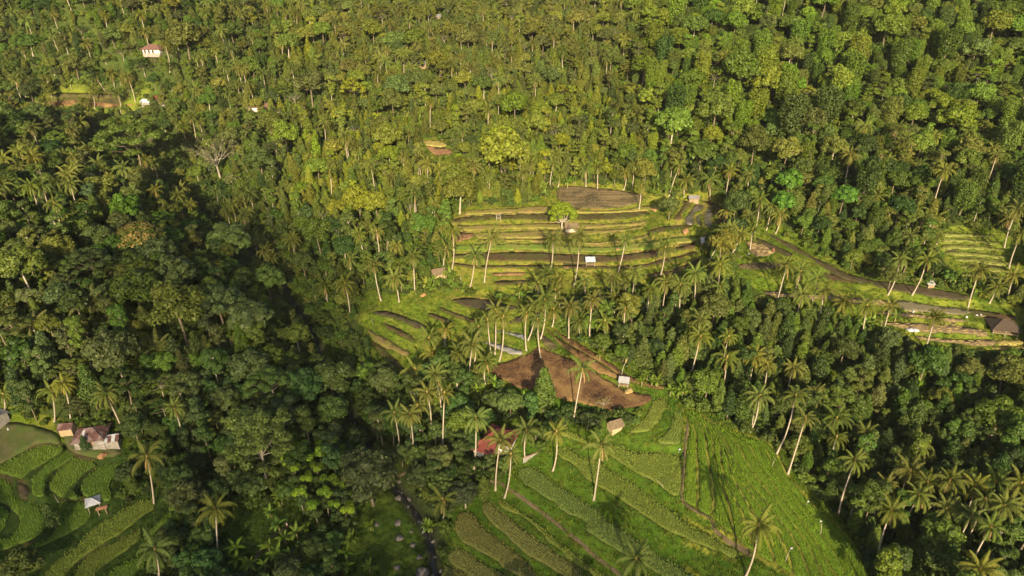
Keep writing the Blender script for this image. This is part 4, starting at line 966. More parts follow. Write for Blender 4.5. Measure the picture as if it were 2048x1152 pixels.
# ---- banana plant
def banana_leaf(name, L, w, e0, droop, seed):
    r = np.random.RandomState(seed); n = 7; p = np.zeros(3); e = e0; V = []; F = []
    prof = [.12, .75, 1.0, 1.0, .92, .75, .45, .06]
    for i in range(n + 1):
        side = np.array([0, 1, 0]) * w * prof[i]; dn = np.array([0, 0, -.28 * w * prof[i]]); tear = np.array([r.uniform(-.1, .1), 0, r.uniform(-.12, .05)])
        V += [p + side + dn + tear, p, p - side + dn - tear * .5]
        e -= droop * (.5 + i / n); p = p + np.array([math.cos(e), 0, math.sin(e)]) * L / n
    for i in range(n):
        a = 3 * i; F += [(a, a+1, a+4, a+3), (a+1, a+2, a+5, a+4)]
    return mesh_np(name, np.array(V), np.array(F), MAT['frond'])
BL = [banana_leaf('leaf_upright', 2.5, .34, 1.25, .08, 1), banana_leaf('leaf', 2.7, .38, .95, .22, 2), banana_leaf('leaf_arching', 2.6, .36, .6, .27, 3)]
def banana_set(r, n=8):
    return [(BL[0 if i < 2 else 1 if i < 5 else 2], i * 2.3 + r.uniform(-.4, .4), r.uniform(-.15, .15), r.uniform(.8, 1.1)) for i in range(n)]
BSTEM = MB().tube([(0,0,-.4),(0,0,0),(.03,0,1.2),(.05,0,2.2)], [.19,.17,.13,.07], 7).mesh('banana_stem', surf('banana_stem', (.16,.15,.06), (.28,.25,.11), 2.0, .7), True)
def banana_joined(r):
    V, F = [], []; off = 0
    for me, a, tl, s in banana_set(r):
        co = np.empty(len(me.vertices)*3); me.vertices.foreach_get('co', co); co = co.reshape(-1, 3)
        q = np.array(Matrix.Rotation(a, 3, 'Z') @ Matrix.Rotation(-tl, 3, 'Y')); V.append(co @ q.T * s + np.array([.05, 0, 2.1]))
        f = np.empty(len(me.loops), int); me.loops.foreach_get('vertex_index', f); F.append(f.reshape(-1, 4) + off); off += len(co)
    tv = np.array([v.co[:] for v in BSTEM.vertices]); V = np.vstack(V); n = len(V); F = np.vstack(F)
    return mesh_np('banana_plant', np.vstack([V, tv]), [F] + [np.array([[i + n for i in p.vertices]]) for p in BSTEM.polygons], [MAT['frond'], MAT['banana_stem']],
                   np.concatenate([np.zeros(len(F)), np.ones(len(BSTEM.polygons))]))
def palm_whole(i):
    r = np.random.RandomState(400 + i); tm = bend_trunk((0, 0, 0), (r.uniform(-1, 1), 0, 11.5), .5); cm = PALMC[i]; tv = np.array([v.co[:] for v in tm.vertices]); cv_ = np.array([v.co[:] for v in cm.vertices]) + np.array([tv[-1][0], tv[-1][1], 11.5])
    n = len(cv_); return mesh_np('palm_whole', np.vstack([cv_, tv]), [np.array([p.vertices[:] for p in cm.polygons])] + [np.array([[q + n for q in p.vertices]]) for p in tm.polygons], [MAT['frond'], MAT['deadfrond'], MAT['bark_palm']],
        np.concatenate([[p.material_index for p in cm.polygons], np.full(len(tm.polygons), 2)]))
PALMW = [palm_whole(i) for i in range(4)]
BANJ = [banana_joined(np.random.RandomState(70 + i)) for i in range(3)]

# ------------------------------------------------------------------ placing helpers
def at_px(u, v): return march(u, v, GROUND)
def under_crown(u, v, h):
    """ground point of a plant whose point at height h shows at pixel (u, v)"""
    x, y, z = march(u, v, lambda a, b: GROUND(a, b) + h)
    return x, y, float(GROUND(x, y))
ORD = ['first', 'second', 'third', 'fourth', 'fifth', 'sixth', 'seventh', 'eighth', 'ninth', 'tenth', 'eleventh', 'twelfth', 'thirteenth', 'fourteenth', 'fifteenth', 'sixteenth', 'seventeenth', 'eighteenth', 'nineteenth', 'twentieth'] + ['twenty ' + w for w in ('first', 'second', 'third', 'fourth', 'fifth', 'sixth', 'seventh', 'eighth', 'ninth')] + ['thirtieth', 'thirty first', 'thirty second']
def jit(c, r, a=.16):
    k = 1 + r.uniform(-a, a); return (c[0]*.93*k*(1 + r.uniform(-a, a)*.7), c[1]*k, c[2]*k*.72*(1 + r.uniform(-a, a)), 1)

RND = random.Random(5); NRND = np.random.RandomState(9)
OCC = {}       # spatial hash of standing plants
def occ_add(x, y, R):
    OCC.setdefault((int(x // 8), int(y // 8)), []).append((x, y, R))
def occ_free(x, y, R, f=.62):
    i, j = int(x // 8), int(y // 8)
    for a in range(i-2, i+3):
        for b in range(j-2, j+3):
            for X, Y, Q in OCC.get((a, b), ()):
                if (X-x)**2 + (Y-y)**2 < (f * (R + Q))**2: return False
    return True

def place_tree(kind, x, y, z, s, label, group, color, v=None, rz=None, sz=1.0, parts=True, cat='tree'):
    pr = PROTO[kind]; p = pr[RND.randrange(len(pr)) if v is None else v % len(pr)]; rz = RND.uniform(0, 6.28) if rz is None else rz
    if parts:
        t = empty(kind, (x, y, z), rz); t.scale = (s, s, s * sz)
        a = link(bpy.data.objects.new('trunk', p['t']), t); b = link(bpy.data.objects.new('crown', p['c']), t); b.color = color
    else:
        t = link(bpy.data.objects.new(kind, p['j'])); t.location = (x, y, z); t.rotation_euler = (0, 0, rz); t.scale = (s, s, s * sz); t.color = color
    return tag(t, label, cat, group)

PALM_COL = (.115, .130, .026)
def place_palm(base, top, label, group, detail, color=PALM_COL, seed=0, size=1.0, n=28):
    r = np.random.RandomState(seed + 1000); t = empty('coconut_palm', base)
    link(bpy.data.objects.new('trunk', bend_trunk(base, top, r.uniform(-.5, .9))), t)
    d = Vector(top) - Vector(base); col = jit(color, r, .24)
    if detail:
        for me, a, tl, s in frond_set(r, n + r.randint(-9, 3), r.randint(1, 6)):
            o = link(bpy.data.objects.new('frond', me), t); o.location = d; o.rotation_euler = (0, -tl, a); o.scale = (s*size,)*3; o.color = col
        o = link(bpy.data.objects.new('coconut_cluster', NUTS[r.randint(2)]), t); o.location = d
    else:
        o = link(bpy.data.objects.new('crown', PALMC[r.randint(len(PALMC))]), t); o.location = d; o.rotation_euler = (0, 0, r.uniform(0, 6.28)); o.scale = (size,)*3; o.color = col
    occ_add(base[0], base[1], 1.2)
    return tag(t, label, 'palm tree', group)

def place_banana(x, y, z, s, label, group, detail, seed=0, color=(.10, .155, .025)):
    r = np.random.RandomState(seed + 5000); col = jit(color, r, .2)
    if detail:
        t = empty('banana_plant', (x, y, z), r.uniform(0, 6.28)); t.scale = (s, s, s)
        link(bpy.data.objects.new('stem', BSTEM), t)
        for me, a, tl, q in banana_set(r):
            o = link(bpy.data.objects.new('leaf', me), t); o.location = (.05, 0, 2.1); o.rotation_euler = (0, -tl, a); o.scale = (q, q, q); o.color = col
    else:
        t = link(bpy.data.objects.new('banana_plant', BANJ[r.randint(3)])); t.location = (x, y, z); t.rotation_euler = (0, 0, r.uniform(0, 6.28)); t.scale = (s, s, s); t.color = col
    return tag(t, label, 'banana plant', group)
# ------------------------------------------------------------------ coconut palms, each where the photograph has it: crown pixel, foot pixel
PALMS = {
 'row': ('in the row across the upper terraces', 'palms on the upper terraces', [
   (827,513,830,587), (892,496,887,541), (950,513,940,576), (984,476,969,565), (1106,479,1101,541), (1159,474,1148,572), (1251,479,1237,541), (1331,495,1321,551), (1270,548,1258,616)]),
 'left': ('in the stand left of the upper terraces', 'palms left of the upper terraces', [
   (793,493,797,540), (748,530,762,601), (788,558,798,604), (753,464,0,0), (718,470,0,0), (882,452,878,477), (854,418,851,455), (830,387,830,445), (711,548,714,582), (690,568,700,635), (650,571,657,621), (700,520,0,0), (868,408,0,0), (905,465,0,0)]),
 'knoll': ('in the clump above the ploughed field', 'palms above the ploughed field', [
   (1053,626,1053,701), (1073,613,1056,681), (991,619,990,710), (1007,633,999,722), (957,654,948,732), (892,660,891,691), (858,677,858,722), (865,708,861,739), (916,708,915,756), (972,725,971,770), (830,739,833,800), (945,690,0,0), (975,640,0,0)]),
 'house': ('among those round the red roofed house', 'palms round the red roofed house', [
   (889,782,885,903), (854,785,861,871), (820,830,824,929), (789,826,800,912), (952,837,948,938), (1001,881,991,980), (1022,908,1009,996), (1053,861,1051,922), (1113,864,1106,941), (835,812,0,0), (870,752,0,0)]),
 'belt': ('in the belt just below the upper terraces', 'palms below the upper terraces', [
   (1077,565,0,0), (1095,548,0,0), (1111,582,0,0), (1169,565,1172,606), (1224,558,0,0), (1231,595,1227,633), (1107,619,1104,654), (1159,643,1159,674), (1210,643,1210,692), (1138,613,0,0), (1333,565,0,0), (1361,571,0,0), (1391,548,0,0), (1358,571,0,0), (1300,580,0,0), (1185,600,0,0), (1090,600,0,0), (1075,640,0,0), (1250,620,0,0), (1120,560,0,0)]),
 'rim': ('in the line along the straw plots', 'palms along the straw plots', [
   (1574,530,1552,612), (1601,544,1580,606), (1635,558,1620,610), (1604,592,1595,642), (1649,582,1635,640), (1687,606,1671,637), (1734,612,1722,683), (1781,612,1764,678), (1870,636,1849,705), (1440,530,0,0), (1440,575,0,0), (1451,465,1411,536), (1464,459,1432,513), (1480,470,1462,510)]),
 'curve': ('beside the curved grey paddies', 'palms behind the curved paddies', [
   (1454,424,1447,445), (1498,435,1488,479), (1543,414,1533,460), (1560,431,1551,467), (1461,342,1452,392), (1498,349,1490,400), (1359,332,1338,392), (1283,372,1278,419), (1420,360,1420,398), (1520,400,0,0), (1505,460,1500,500), (1470,400,1468,438), (1372,362,1368,394)]),
 'right': ('by the far right rice steps', 'palms by the far right rice steps', [
   (1993,575,1979,606), (2027,551,2015,595), (1876,472,1868,503), (2042,469,2018,536), (2018,438,2017,469), (1854,520,0,0), (1772,409,1757,436), (1755,394,1743,426), (1817,414,1808,440), (1835,418,1823,457), (1851,435,1831,472), (1870,438,1864,464), (2035,420,0,0), (1800,520,0,0), (1960,540,0,0)]),
 'slope': ('in the group on the steep right slope', 'palms on the steep right slope', [
   (1745,318,1741,349), (1775,321,1769,356), (1813,325,1796,357), (1840,328,1828,360), (1871,318,1856,354), (1888,342,0,0), (1993,311,0,0), (1731,253,0,0), (1700,310,0,0)]),
 'wood': ('rising out of the wood right of the rice spur', 'palms in the right wood', [
   (1401,674,1375,773), (1457,674,0,0), (1454,715,1439,803), (1368,684,1358,736), (1534,729,0,0), (1587,736,0,0), (1509,715,0,0), (1591,792,1553,908), (1611,837,1576,948), (1519,792,0,0), (1553,796,1548,832), (1400,640,0,0), (1630,790,0,0)]),
 'corner': ('in the shaded lower right wood', 'palms in the lower right corner', [
   (1673,874,0,0), (1731,867,0,0), (1710,922,1676,1032), (1834,886,1815,938), (1673,837,0,0), (1820,943,0,0), (1950,973,0,0), (1991,963,1967,1013), (2042,967,0,0), (1782,1021,1753,1134), (1892,1018,1866,1086), (1943,1032,0,0), (1981,1055,1933,1151), (1837,990,0,0), (1960,1138,0,0), (1772,970,0,0), (2008,1011,0,0), (1855,965,0,0), (1900,960,0,0), (1970,1000,0,0), (2050,1010,2027,1050)]),
 'back': ('at the back edge of the upper terraces', 'palms behind the upper terraces', [
   (976,308,0,0), (947,332,0,0), (1078,315,1076,362), (1107,328,1100,378), (1196,335,1195,378), (1236,321,1232,352), (1172,339,1172,374), (1251,345,1247,380), (1268,328,1264,378), (764,321,767,357), (742,335,0,0), (690,274,0,0), (861,205,0,0), (977,349,975,392), (1048,349,1046,392), (827,373,0,0), (1115,310,1112,358), (1120,345,1116,374), (1060,330,1057,372)]),
 'hill': ('on the upper left hillside', 'palms on the upper left hillside', [
   (51,219,60,256), (191,154,210,181), (222,147,229,178), (256,154,0,0), (185,178,190,217), (168,202,171,232), (236,188,241,226), (345,205,0,0), (291,65,301,111), (400,246,0,0), (366,256,0,0), (384,235,0,0), (96,291,103,332), (68,315,0,0), (147,315,0,0), (665,222,665,243), (648,246,651,292), (692,274,0,0), (660,342,0,0), (547,256,0,0), (62,373,0,0), (140,369,0,0), (311,380,0,0), (67,387,72,414), (109,407,0,0), (330,90,0,0), (282,30,0,0), (30,160,0,0), (210,30,0,0), (90,200,100,246)]),
 'lowleft': ('behind the lower left paddies', 'palms behind the lower left paddies', [
   (103,782,109,843), (128,768,141,842), (7,789,9,823), (212,789,0,0), (349,816,0,0)]),
}
SOLO = [
 ((1165,738,1147,840), 'tall coconut palm standing against the brown ploughed field', 1.05),
 ((1203,891,1188,999), 'tall coconut palm on the grass bank in the middle of the rice strips', 1.12),
 ((1517,1052,1491,1154), 'coconut palm with dead hanging fronds at the bottom of the rice spur', 1.10),
 ((1272,1118,1262,1212), 'coconut palm crown at the bottom edge among the rice strips', 1.1),
 ((885,1000,882,1048), 'short young coconut palm with upright fronds beside the stream', 1.0),
 ((431,1018,436,1120), 'coconut palm with a tall bare trunk at the edge of the shaded meadow', 1.1),
 ((294,912,308,1009), 'broad coconut palm beside the white roofed pavilion', 1.25),
 ((310,1098,313,1190), 'coconut palm cut by the bottom edge among the lower left paddies', 1.15),
]
def palm_points(cu, cv, bu, bv, rr):
    if bu:
        b = at_px(bu, bv); a, f, w = ray(cu, cv); t = b[1] / f; top = (a * t, b[1], CAM_Z + w * t)
        h = top[2] - b[2]
        if h > 19: top = (b[0] + (top[0] - b[0]) * 19 / h, b[1], b[2] + 19)
        return (b[0], b[1], b[2] - .05), top
    H = rr.uniform(11, 14.5); x, y, z = under_crown(cu, cv, H); lx = rr.uniform(-1.2, 1.2)
    return (x - lx, y, float(GROUND(x - lx, y)) - .05), (x, y, z + H)
np_ = 0; NPALM = 0
for key, (where, group, lst) in PALMS.items():
    lst = sorted(lst)
    for i, (cu, cv, bu, bv) in enumerate(lst):
        np_ += 1; b, t = palm_points(cu, cv, bu, bv, RND); w = ORD[i]
        depth = project(*t)[2]
        lab = '%s coconut palm from the left %s' % (w, where)
        col = (.102, .112, .026) if cv < 780 else (.095, .106, .025)
        sz = RND.uniform(.76, 1.12)
        place_palm(b, t, lab, group, depth < 275, col, np_, sz)
for i, ((cu, cv, bu, bv), lab, sz) in enumerate(SOLO):
    b, t = palm_points(cu, cv, bu, bv, RND); place_palm(b, t, lab, None, True, (.092, .106, .025), 300 + i, sz, 24 if i != 4 else 16)

# sugar palms: huge upright plumes low in the wood
for i, (u, v, s, lab) in enumerate([(181, 600, 1.6, 'grey green sugar palm with huge upright fronds in the left wood'), (308, 690, 1.6, 'dull green sugar palm with upright fronds below the grey green one'),
                               (725, 130, 1.3, 'sugar palm on the far central hillside'), (940, 130, 1.3, 'tan sugar palm plume right of the far shed on the central hillside'), (60, 640, 1.2, 'withered sugar palm at the left edge'), (1722, 255, 1.3, 'dark sugar palm on the steep right slope'), (560, 270, 1.1, 'sugar palm beside the two roofed house')]):
    x, y, z = under_crown(u, v, 7); r = np.random.RandomState(900 + i); t = empty('sugar_palm', (x, y, z))
    link(bpy.data.objects.new('trunk', bend_trunk((0, 0, 0), (0, 0, 5.0), .1, .3)), t); col = jit((.115, .115, .045), r, .15)
    for j in range(15):
        o = link(bpy.data.objects.new('frond', FR['young' if j < 7 else 'mid'][j % 2]), t); o.location = (0, 0, 4.8); o.rotation_euler = (0, r.uniform(-.15, .25), j * 2.399); o.scale = (s * r.uniform(.9, 1.15),)*3; o.color = col
    tag(t, lab, 'palm tree', 'sugar palms'); occ_add(x, y, 2.2)

# ------------------------------------------------------------------ trees one can point at: crown pixel, kind, crown radius in pixels, colour, label
G_MID = (.072, .110, .016); G_DARK = (.040, .066, .014); G_OLIVE = (.115, .130, .020); G_YEL = (.150, .175, .016); G_GREY = (.075, .100, .034); G_LIGHT = (.085, .150, .016)
TREES = [
 (1125,430, 'domed_tree', 32, (.165,.215,.014), 0, 'lone bright green domed tree with white trunk beside the small hut'),
 (283,478, 'broadleaf_tree', 42, (.085,.115,.020), 1, 'large tree in orange blossom in the left wood'),
 (460,490, 'large_leaf_tree', 46, (.10,.135,.045), 0, 'pale large leaved tree above the gully on the left'),
 (355,615, 'broadleaf_tree', 56, (.105,.120,.022), 2, 'big rounded yellow green tree in the middle of the left wood'),
 (312,512, 'broadleaf_tree', 42, (.080,.100,.040), 3, 'grey green tree just below the orange blossom tree'),
 (350,550, 'large_leaf_tree', 44, (.085,.110,.040), 1, 'silvery large leaved tree above the big rounded yellow green tree'),
 (440,610, 'large_leaf_tree', 48, (.075,.105,.040), 2, 'grey green large leaved tree right of the big rounded tree'),
 (500,640, 'large_leaf_tree', 44, (.075,.100,.038), 0, 'grey green large leaved tree nearest the stream gully'),
 (535,560, 'large_leaf_tree', 34, (.085,.130,.030), 1, 'fresh green large leaved tree leaning over the gully'),
 (535,755, 'spreading_tree', 50, (.075,.120,.026), 0, 'bright green spreading tree above the stream in the shaded wood'),
 (512,868, 'forking_tree', 80, (.115,.150,.036), 0, 'tall wide tree with pale forking limbs standing at the meadow edge'),
 (262,275, 'spreading_tree', 72, (.085,.115,.020), 2, 'very broad spreading tree on the upper left slope'),
 (428,295, 'bare_tree', 40, (.12,.115,.06), 0, 'almost leafless pale tree above the head of the gully'),
 (1580,362, 'large_leaf_tree', 28, (.075,.155,.022), 1, 'bright green domed tree behind the right palms, left one of a pair'),
 (1688,392, 'large_leaf_tree', 27, (.070,.145,.024), 2, 'bright green domed tree behind the right palms, right one of a pair'),
 (1570,405, 'large_leaf_tree', 25, (.070,.150,.022), 0, 'low bright green tree at the foot of the domed pair'),
 (1088,775, 'clove_tree', 24, (.080,.115,.024), 0, 'single tall leafy tree in front of the ploughed field'),
 (1195,600, 'bare_tree', 24, (.16,.15,.10), 1, 'dead whitish tree among the palms below the upper terraces'),
 (1207,800, 'bare_tree', 15, (.22,.17,.08), 0, 'withered tree with a white trunk below the ploughed field'),
 (1785,552, 'broadleaf_tree', 22, (.100,.110,.030), 4, 'lone leafy tree on the bund of the long flooded paddy'),
 (1340,412, 'broadleaf_tree', 22, (.085,.105,.030), 0, 'low spreading bush beside the curved paddies'),
 (738,945, 'broadleaf_tree', 60, (.058,.072,.030), 1, 'dark grey green tree leaning over the stream'),
 (925,845, 'broadleaf_tree', 32, (.085,.115,.018), 2, 'yellow green bushy tree left of the red roofed house'),
 (930,985, 'broadleaf_tree', 30, (.042,.055,.026), 3, 'dark bushy tree above the young palm'),
 (968,975, 'clove_tree', 15, (.085,.105,.018), 1, 'small yellow green tree at the left end of the dirt path'),
 (1805,1128, 'broadleaf_tree', 26, (.070,.125,.020), 4, 'round bright green tree near the bottom of the right wood'),
 (1860,1112, 'broadleaf_tree', 30, (.085,.105,.018), 0, 'round olive tree near the bottom of the right wood'),
 (40,1130, 'broadleaf_tree', 38, (.070,.085,.018), 1, 'olive tree cut by the bottom edge at the left'),
 (100,1028, 'clove_tree', 15, (.055,.085,.022), 2, 'small tree among the lower left rice plots beside a pole'),
 (255,945, 'broadleaf_tree', 24, (.045,.066,.020), 3, 'dark bushy tree behind the pavilion'),
 (152,805, 'spreading_tree', 26, (.060,.070,.026), 2, 'small spreading tree with white trunk behind the farmhouse'),
 (268,855, 'broadleaf_tree', 30, (.050,.075,.024), 4, 'rounded green tree right of the farmhouse'),
 (168,885, 'clove_tree', 9, (.050,.085,.024), 0, 'little leafy tree in the farmhouse yard'),
 (1040,198, 'broadleaf_tree', 16, (.20,.15,.065), 0, 'small russet brown tree on the central hillside'),
 (1005,300, 'broadleaf_tree', 50, (.150,.165,.022), 1, 'large yellow green tree behind the upper terraces'),
 (910,360, 'broadleaf_tree', 30, (.105,.125,.020), 2, 'rounded olive tree at the left behind the upper terraces'),
 (715,155, 'broadleaf_tree', 20, (.130,.155,.022), 3, 'yellow green tree on the central hillside left of the far shed'),
 (370,75, 'broadleaf_tree', 36, (.095,.100,.024), 4, 'big olive tree right of the white house on the upper left hill'),
 (620,170, 'broadleaf_tree', 34, (.075,.085,.028), 0, 'rounded grey green tree on the upper middle hillside'),
 (1655,215, 'creeper_clad_tree', 30, (.050,.072,.018), 0, 'dark clumped tree in the middle of the steep right slope'),
 (1590,230, 'creeper_clad_tree', 36, (.055,.075,.020), 1, 'dark lobed tree on the steep right slope'),
 (1480,140, 'broadleaf_tree', 38, (.085,.120,.018), 2, 'fresh green tree on the upper right slope'),
 (735,745, 'large_leaf_tree', 24, (.085,.140,.020), 0, 'fresh green small tree left of the lower palms'),
]
for u, v, kind, rp, col, vv, lab in TREES:
    p = PROTO[kind][vv % len(PROTO[kind])]
    s = 1.0
    for _ in range(3):
        x, y, z = under_crown(u, v, p['cz'] * s); depth = project(x, y, z + p['cz'] * s)[2]
        s = rp * depth / FPX / p['R']
        if kind == 'clove_tree': s = min(s, 1.9)
    last_tree = place_tree(kind, x, y, z - .05, s, lab, None, jit(col, NRND, .04), vv, sz=1.25 if kind == 'domed_tree' else 1.0).name; occ_add(x, y, p['R'] * s * .9)
    if 'orange' in lab and 'below' not in lab:
        o = link(bpy.data.objects.new('blossom', top_layer('broadleaf_tree', vv, 1, 900, .5, 6.6)), COL.objects[-1] if False else bpy.data.objects[last_tree]); o.color = (.27, .20, .055, 1)

# grove of slim trees with bright young leaves at the tips, beside the meadow
YOUNG = [top_layer('slender_tree', i, 20 + i, 520, .62, 9.0, 1.10) for i in range(3)]
for i, (u, v) in enumerate(sorted([(575,905),(600,880),(618,905),(640,890),(655,915),(680,900),(700,925),(590,935),(612,950),(635,935),(660,950),(685,960),(705,975),(650,980),(600,975),(672,1000),(628,1000),(720,890),(665,870),(695,1020)])):
    x, y, z = under_crown(u, v + 12, 7.0); t = place_tree('slender_tree', x, y, z - .05, RND.uniform(.62, .8), '%s slim tree from the left with bright yellow green tips beside the meadow' % ORD[i], 'yellow tipped grove', jit((.045,.072,.018), NRND, .15), i % 3)
    o = link(bpy.data.objects.new('young_leaves', YOUNG[i % 3]), t); o.color = jit((.17,.25,.020), NRND, .15); occ_add(x, y, 1.3)
# ------------------------------------------------------------------ the woods
def region(u, v):
    if u > 1260 and v > 590: return 'wood right of the rice spur' if v < 860 else 'shaded wood in the lower right corner'
    if v > 760: return 'shaded wood along the stream' if u > 350 else 'wood round the lower left farmhouse'
    if u > 1290 and v < 560: return 'steep wooded slope at the upper right' if v < 330 else 'wooded foot of the right slope'
    if u > 640 and v < 200: return 'far hillside at the top centre'
    if u > 560: return 'hillside behind the upper terraces' if v < 470 else 'wood bordering the lower terraces'
    return 'hillside at the upper left' if v < 330 else 'wooded slope left of the gully'
MIX = {  # kind weights and palettes
 'wood right of the rice spur': ([('clove_tree', .60), ('broadleaf_tree', .18), ('large_leaf_tree', .08), ('slender_tree', .14)], [G_MID, (.075,.095,.026), G_DARK, (.085,.105,.024), (.060,.085,.026)]),
 'shaded wood in the lower right corner': ([('broadleaf_tree', .40), ('clove_tree', .38), ('slender_tree', .22)], [G_MID, G_DARK, (.075,.095,.022)]),
 'shaded wood along the stream': ([('broadleaf_tree', .36), ('spreading_tree', .14), ('large_leaf_tree', .16), ('slender_tree', .34)], [G_DARK, (.052,.075,.024), G_GREY, (.050,.085,.022)]),
 'wood round the lower left farmhouse': ([('broadleaf_tree', .42), ('spreading_tree', .18), ('slender_tree', .25), ('clove_tree', .15)], [G_DARK, (.050,.072,.022), (.060,.085,.024)]),
 'steep wooded slope at the upper right': ([('broadleaf_tree', .42), ('creeper_clad_tree', .34), ('spreading_tree', .08), ('large_leaf_tree', .08), ('slender_tree', .08)], [(.090,.135,.018), (.105,.148,.020), (.085,.110,.028), (.120,.150,.022), (.060,.090,.018), (.115,.165,.020)]),
 'wooded foot of the right slope': ([('broadleaf_tree', .36), ('clove_tree', .26), ('creeper_clad_tree', .18), ('large_leaf_tree', .08), ('slender_tree', .12)], [G_MID, G_DARK, (.085,.110,.022), (.110,.120,.026)]),
 'far hillside at the top centre': ([('clove_tree', .48), ('broadleaf_tree', .30), ('slender_tree', .10), ('spreading_tree', .08), ('bare_tree', .04)], [G_OLIVE, (.095,.110,.032), (.080,.100,.030), (.125,.130,.032), (.105,.120,.026)]),
 'hillside behind the upper terraces': ([('clove_tree', .46), ('broadleaf_tree', .30), ('slender_tree', .10), ('spreading_tree', .06), ('large_leaf_tree', .05), ('bare_tree', .03)], [G_OLIVE, G_YEL, (.095,.115,.022), (.075,.095,.024), (.120,.140,.022)]),
 'wood bordering the lower terraces': ([('broadleaf_tree', .34), ('clove_tree', .22), ('slender_tree', .20), ('large_leaf_tree', .12), ('spreading_tree', .12)], [G_MID, (.080,.105,.022), G_DARK, (.100,.115,.024)]),
 'hillside at the upper left': ([('broadleaf_tree', .38), ('clove_tree', .34), ('spreading_tree', .09), ('slender_tree', .13), ('bare_tree', .03), ('large_leaf_tree', .03)], [(.095,.110,.024), G_MID, (.115,.125,.026), (.070,.085,.030), G_DARK]),
 'wooded slope left of the gully': ([('broadleaf_tree', .36), ('large_leaf_tree', .17), ('clove_tree', .17), ('slender_tree', .16), ('spreading_tree', .11), ('bare_tree', .03)], [G_MID, (.080,.100,.024), G_DARK, (.070,.090,.036), (.095,.110,.022)]),
}
LOOK = {'clove_tree': 'slim clove tree', 'broadleaf_tree': 'rounded tree', 'spreading_tree': 'spreading tree', 'large_leaf_tree': 'large leaved tree', 'creeper_clad_tree': 'creeper draped tree', 'slender_tree': 'slender tree', 'bare_tree': 'twiggy tree', 'shrub': 'shrub', 'domed_tree': 'domed tree', 'forking_tree': 'forking tree'}
SIZE = {'clove_tree': (.60, 1.15), 'broadleaf_tree': (.55, 1.55), 'spreading_tree': (.5, 1.0), 'large_leaf_tree': (.6, 1.35), 'creeper_clad_tree': (.6, 1.4), 'slender_tree': (.65, 1.2), 'bare_tree': (.6, .95)}
CAND = []
dsx = np.array([0, -.75, .75, 0, 0, -.5, .5]); dsy = np.array([0, 0, 0, -.9, .8, -.6, -.6])
SPLINE_D = lambda x, y: float(np.min((SW[:, 0] - x)**2 + (SW[:, 1] - y)**2)) ** .5
tries = 64000
ty = 84 + (560 - 84) * NRND.rand(tries) ** .72; tw = .92 * ty * .88 + 75; tx = (NRND.rand(tries) * 2 - 1) * tw
tz = GROUND(tx, ty); tu, tv, td = project(tx, ty, tz)
tdm = Field(dmin)(tx, ty); topen = is_open(tu, tv); tsd = Field(sd)(tx, ty)
for i in range(tries):
    u, v = tu[i], tv[i]
    if not (-260 < u < 2310 and -90 < v < 1330): continue
    if topen[i] or tdm[i] < 1.0 or tsd[i] < 2.2: continue
    mix, pal = MIX[region(u, v)]; q = RND.random(); acc = 0
    for kind, w in mix:
        acc += w
        if q < acc: break
    vi = RND.randrange(len(PROTO[kind])); p = PROTO[kind][vi]; a, b = SIZE[kind]; s = a + (b - a) * RND.random() ** 1.7
    if v > 640 and kind == 'clove_tree': s *= 1.15
    if u > 1250 and v < 430 and kind in ('broadleaf_tree', 'creeper_clad_tree', 'large_leaf_tree'): s *= 1.2
    if u < 620 and 330 < v < 800 and kind in ('broadleaf_tree', 'large_leaf_tree', 'spreading_tree'): s *= 1.15
    if tsd[i] < 15 and 340 < v < 770: s *= .42 + .25 * tsd[i] / 15
    R = p['R'] * s; x, y, z = tx[i], ty[i], tz[i]
    ok = False
    for shrink in (1.0, .72, .5):
        cu, cv, cd = project(x, y, z + p['cz'] * s * shrink); rp = R * shrink * FPX / cd; rv = (p['H'] - p['cz']) * s * shrink * FPX / cd * .9
        if not np.any(is_open(cu + dsx * rp, cv + dsy * rv)): ok = True; break
    if not ok: continue
    s *= shrink; R *= shrink
    if not occ_free(x, y, R, .60): continue
    occ_add(x, y, R)
    col = pal[min(int(RND.random() ** 1.2 * len(pal)), len(pal) - 1)]
    CAND.append((rp * (p['H'] / p['R']) ** .5, kind, vi, x, y, z - .1, s, col, u, v, cu, cv))
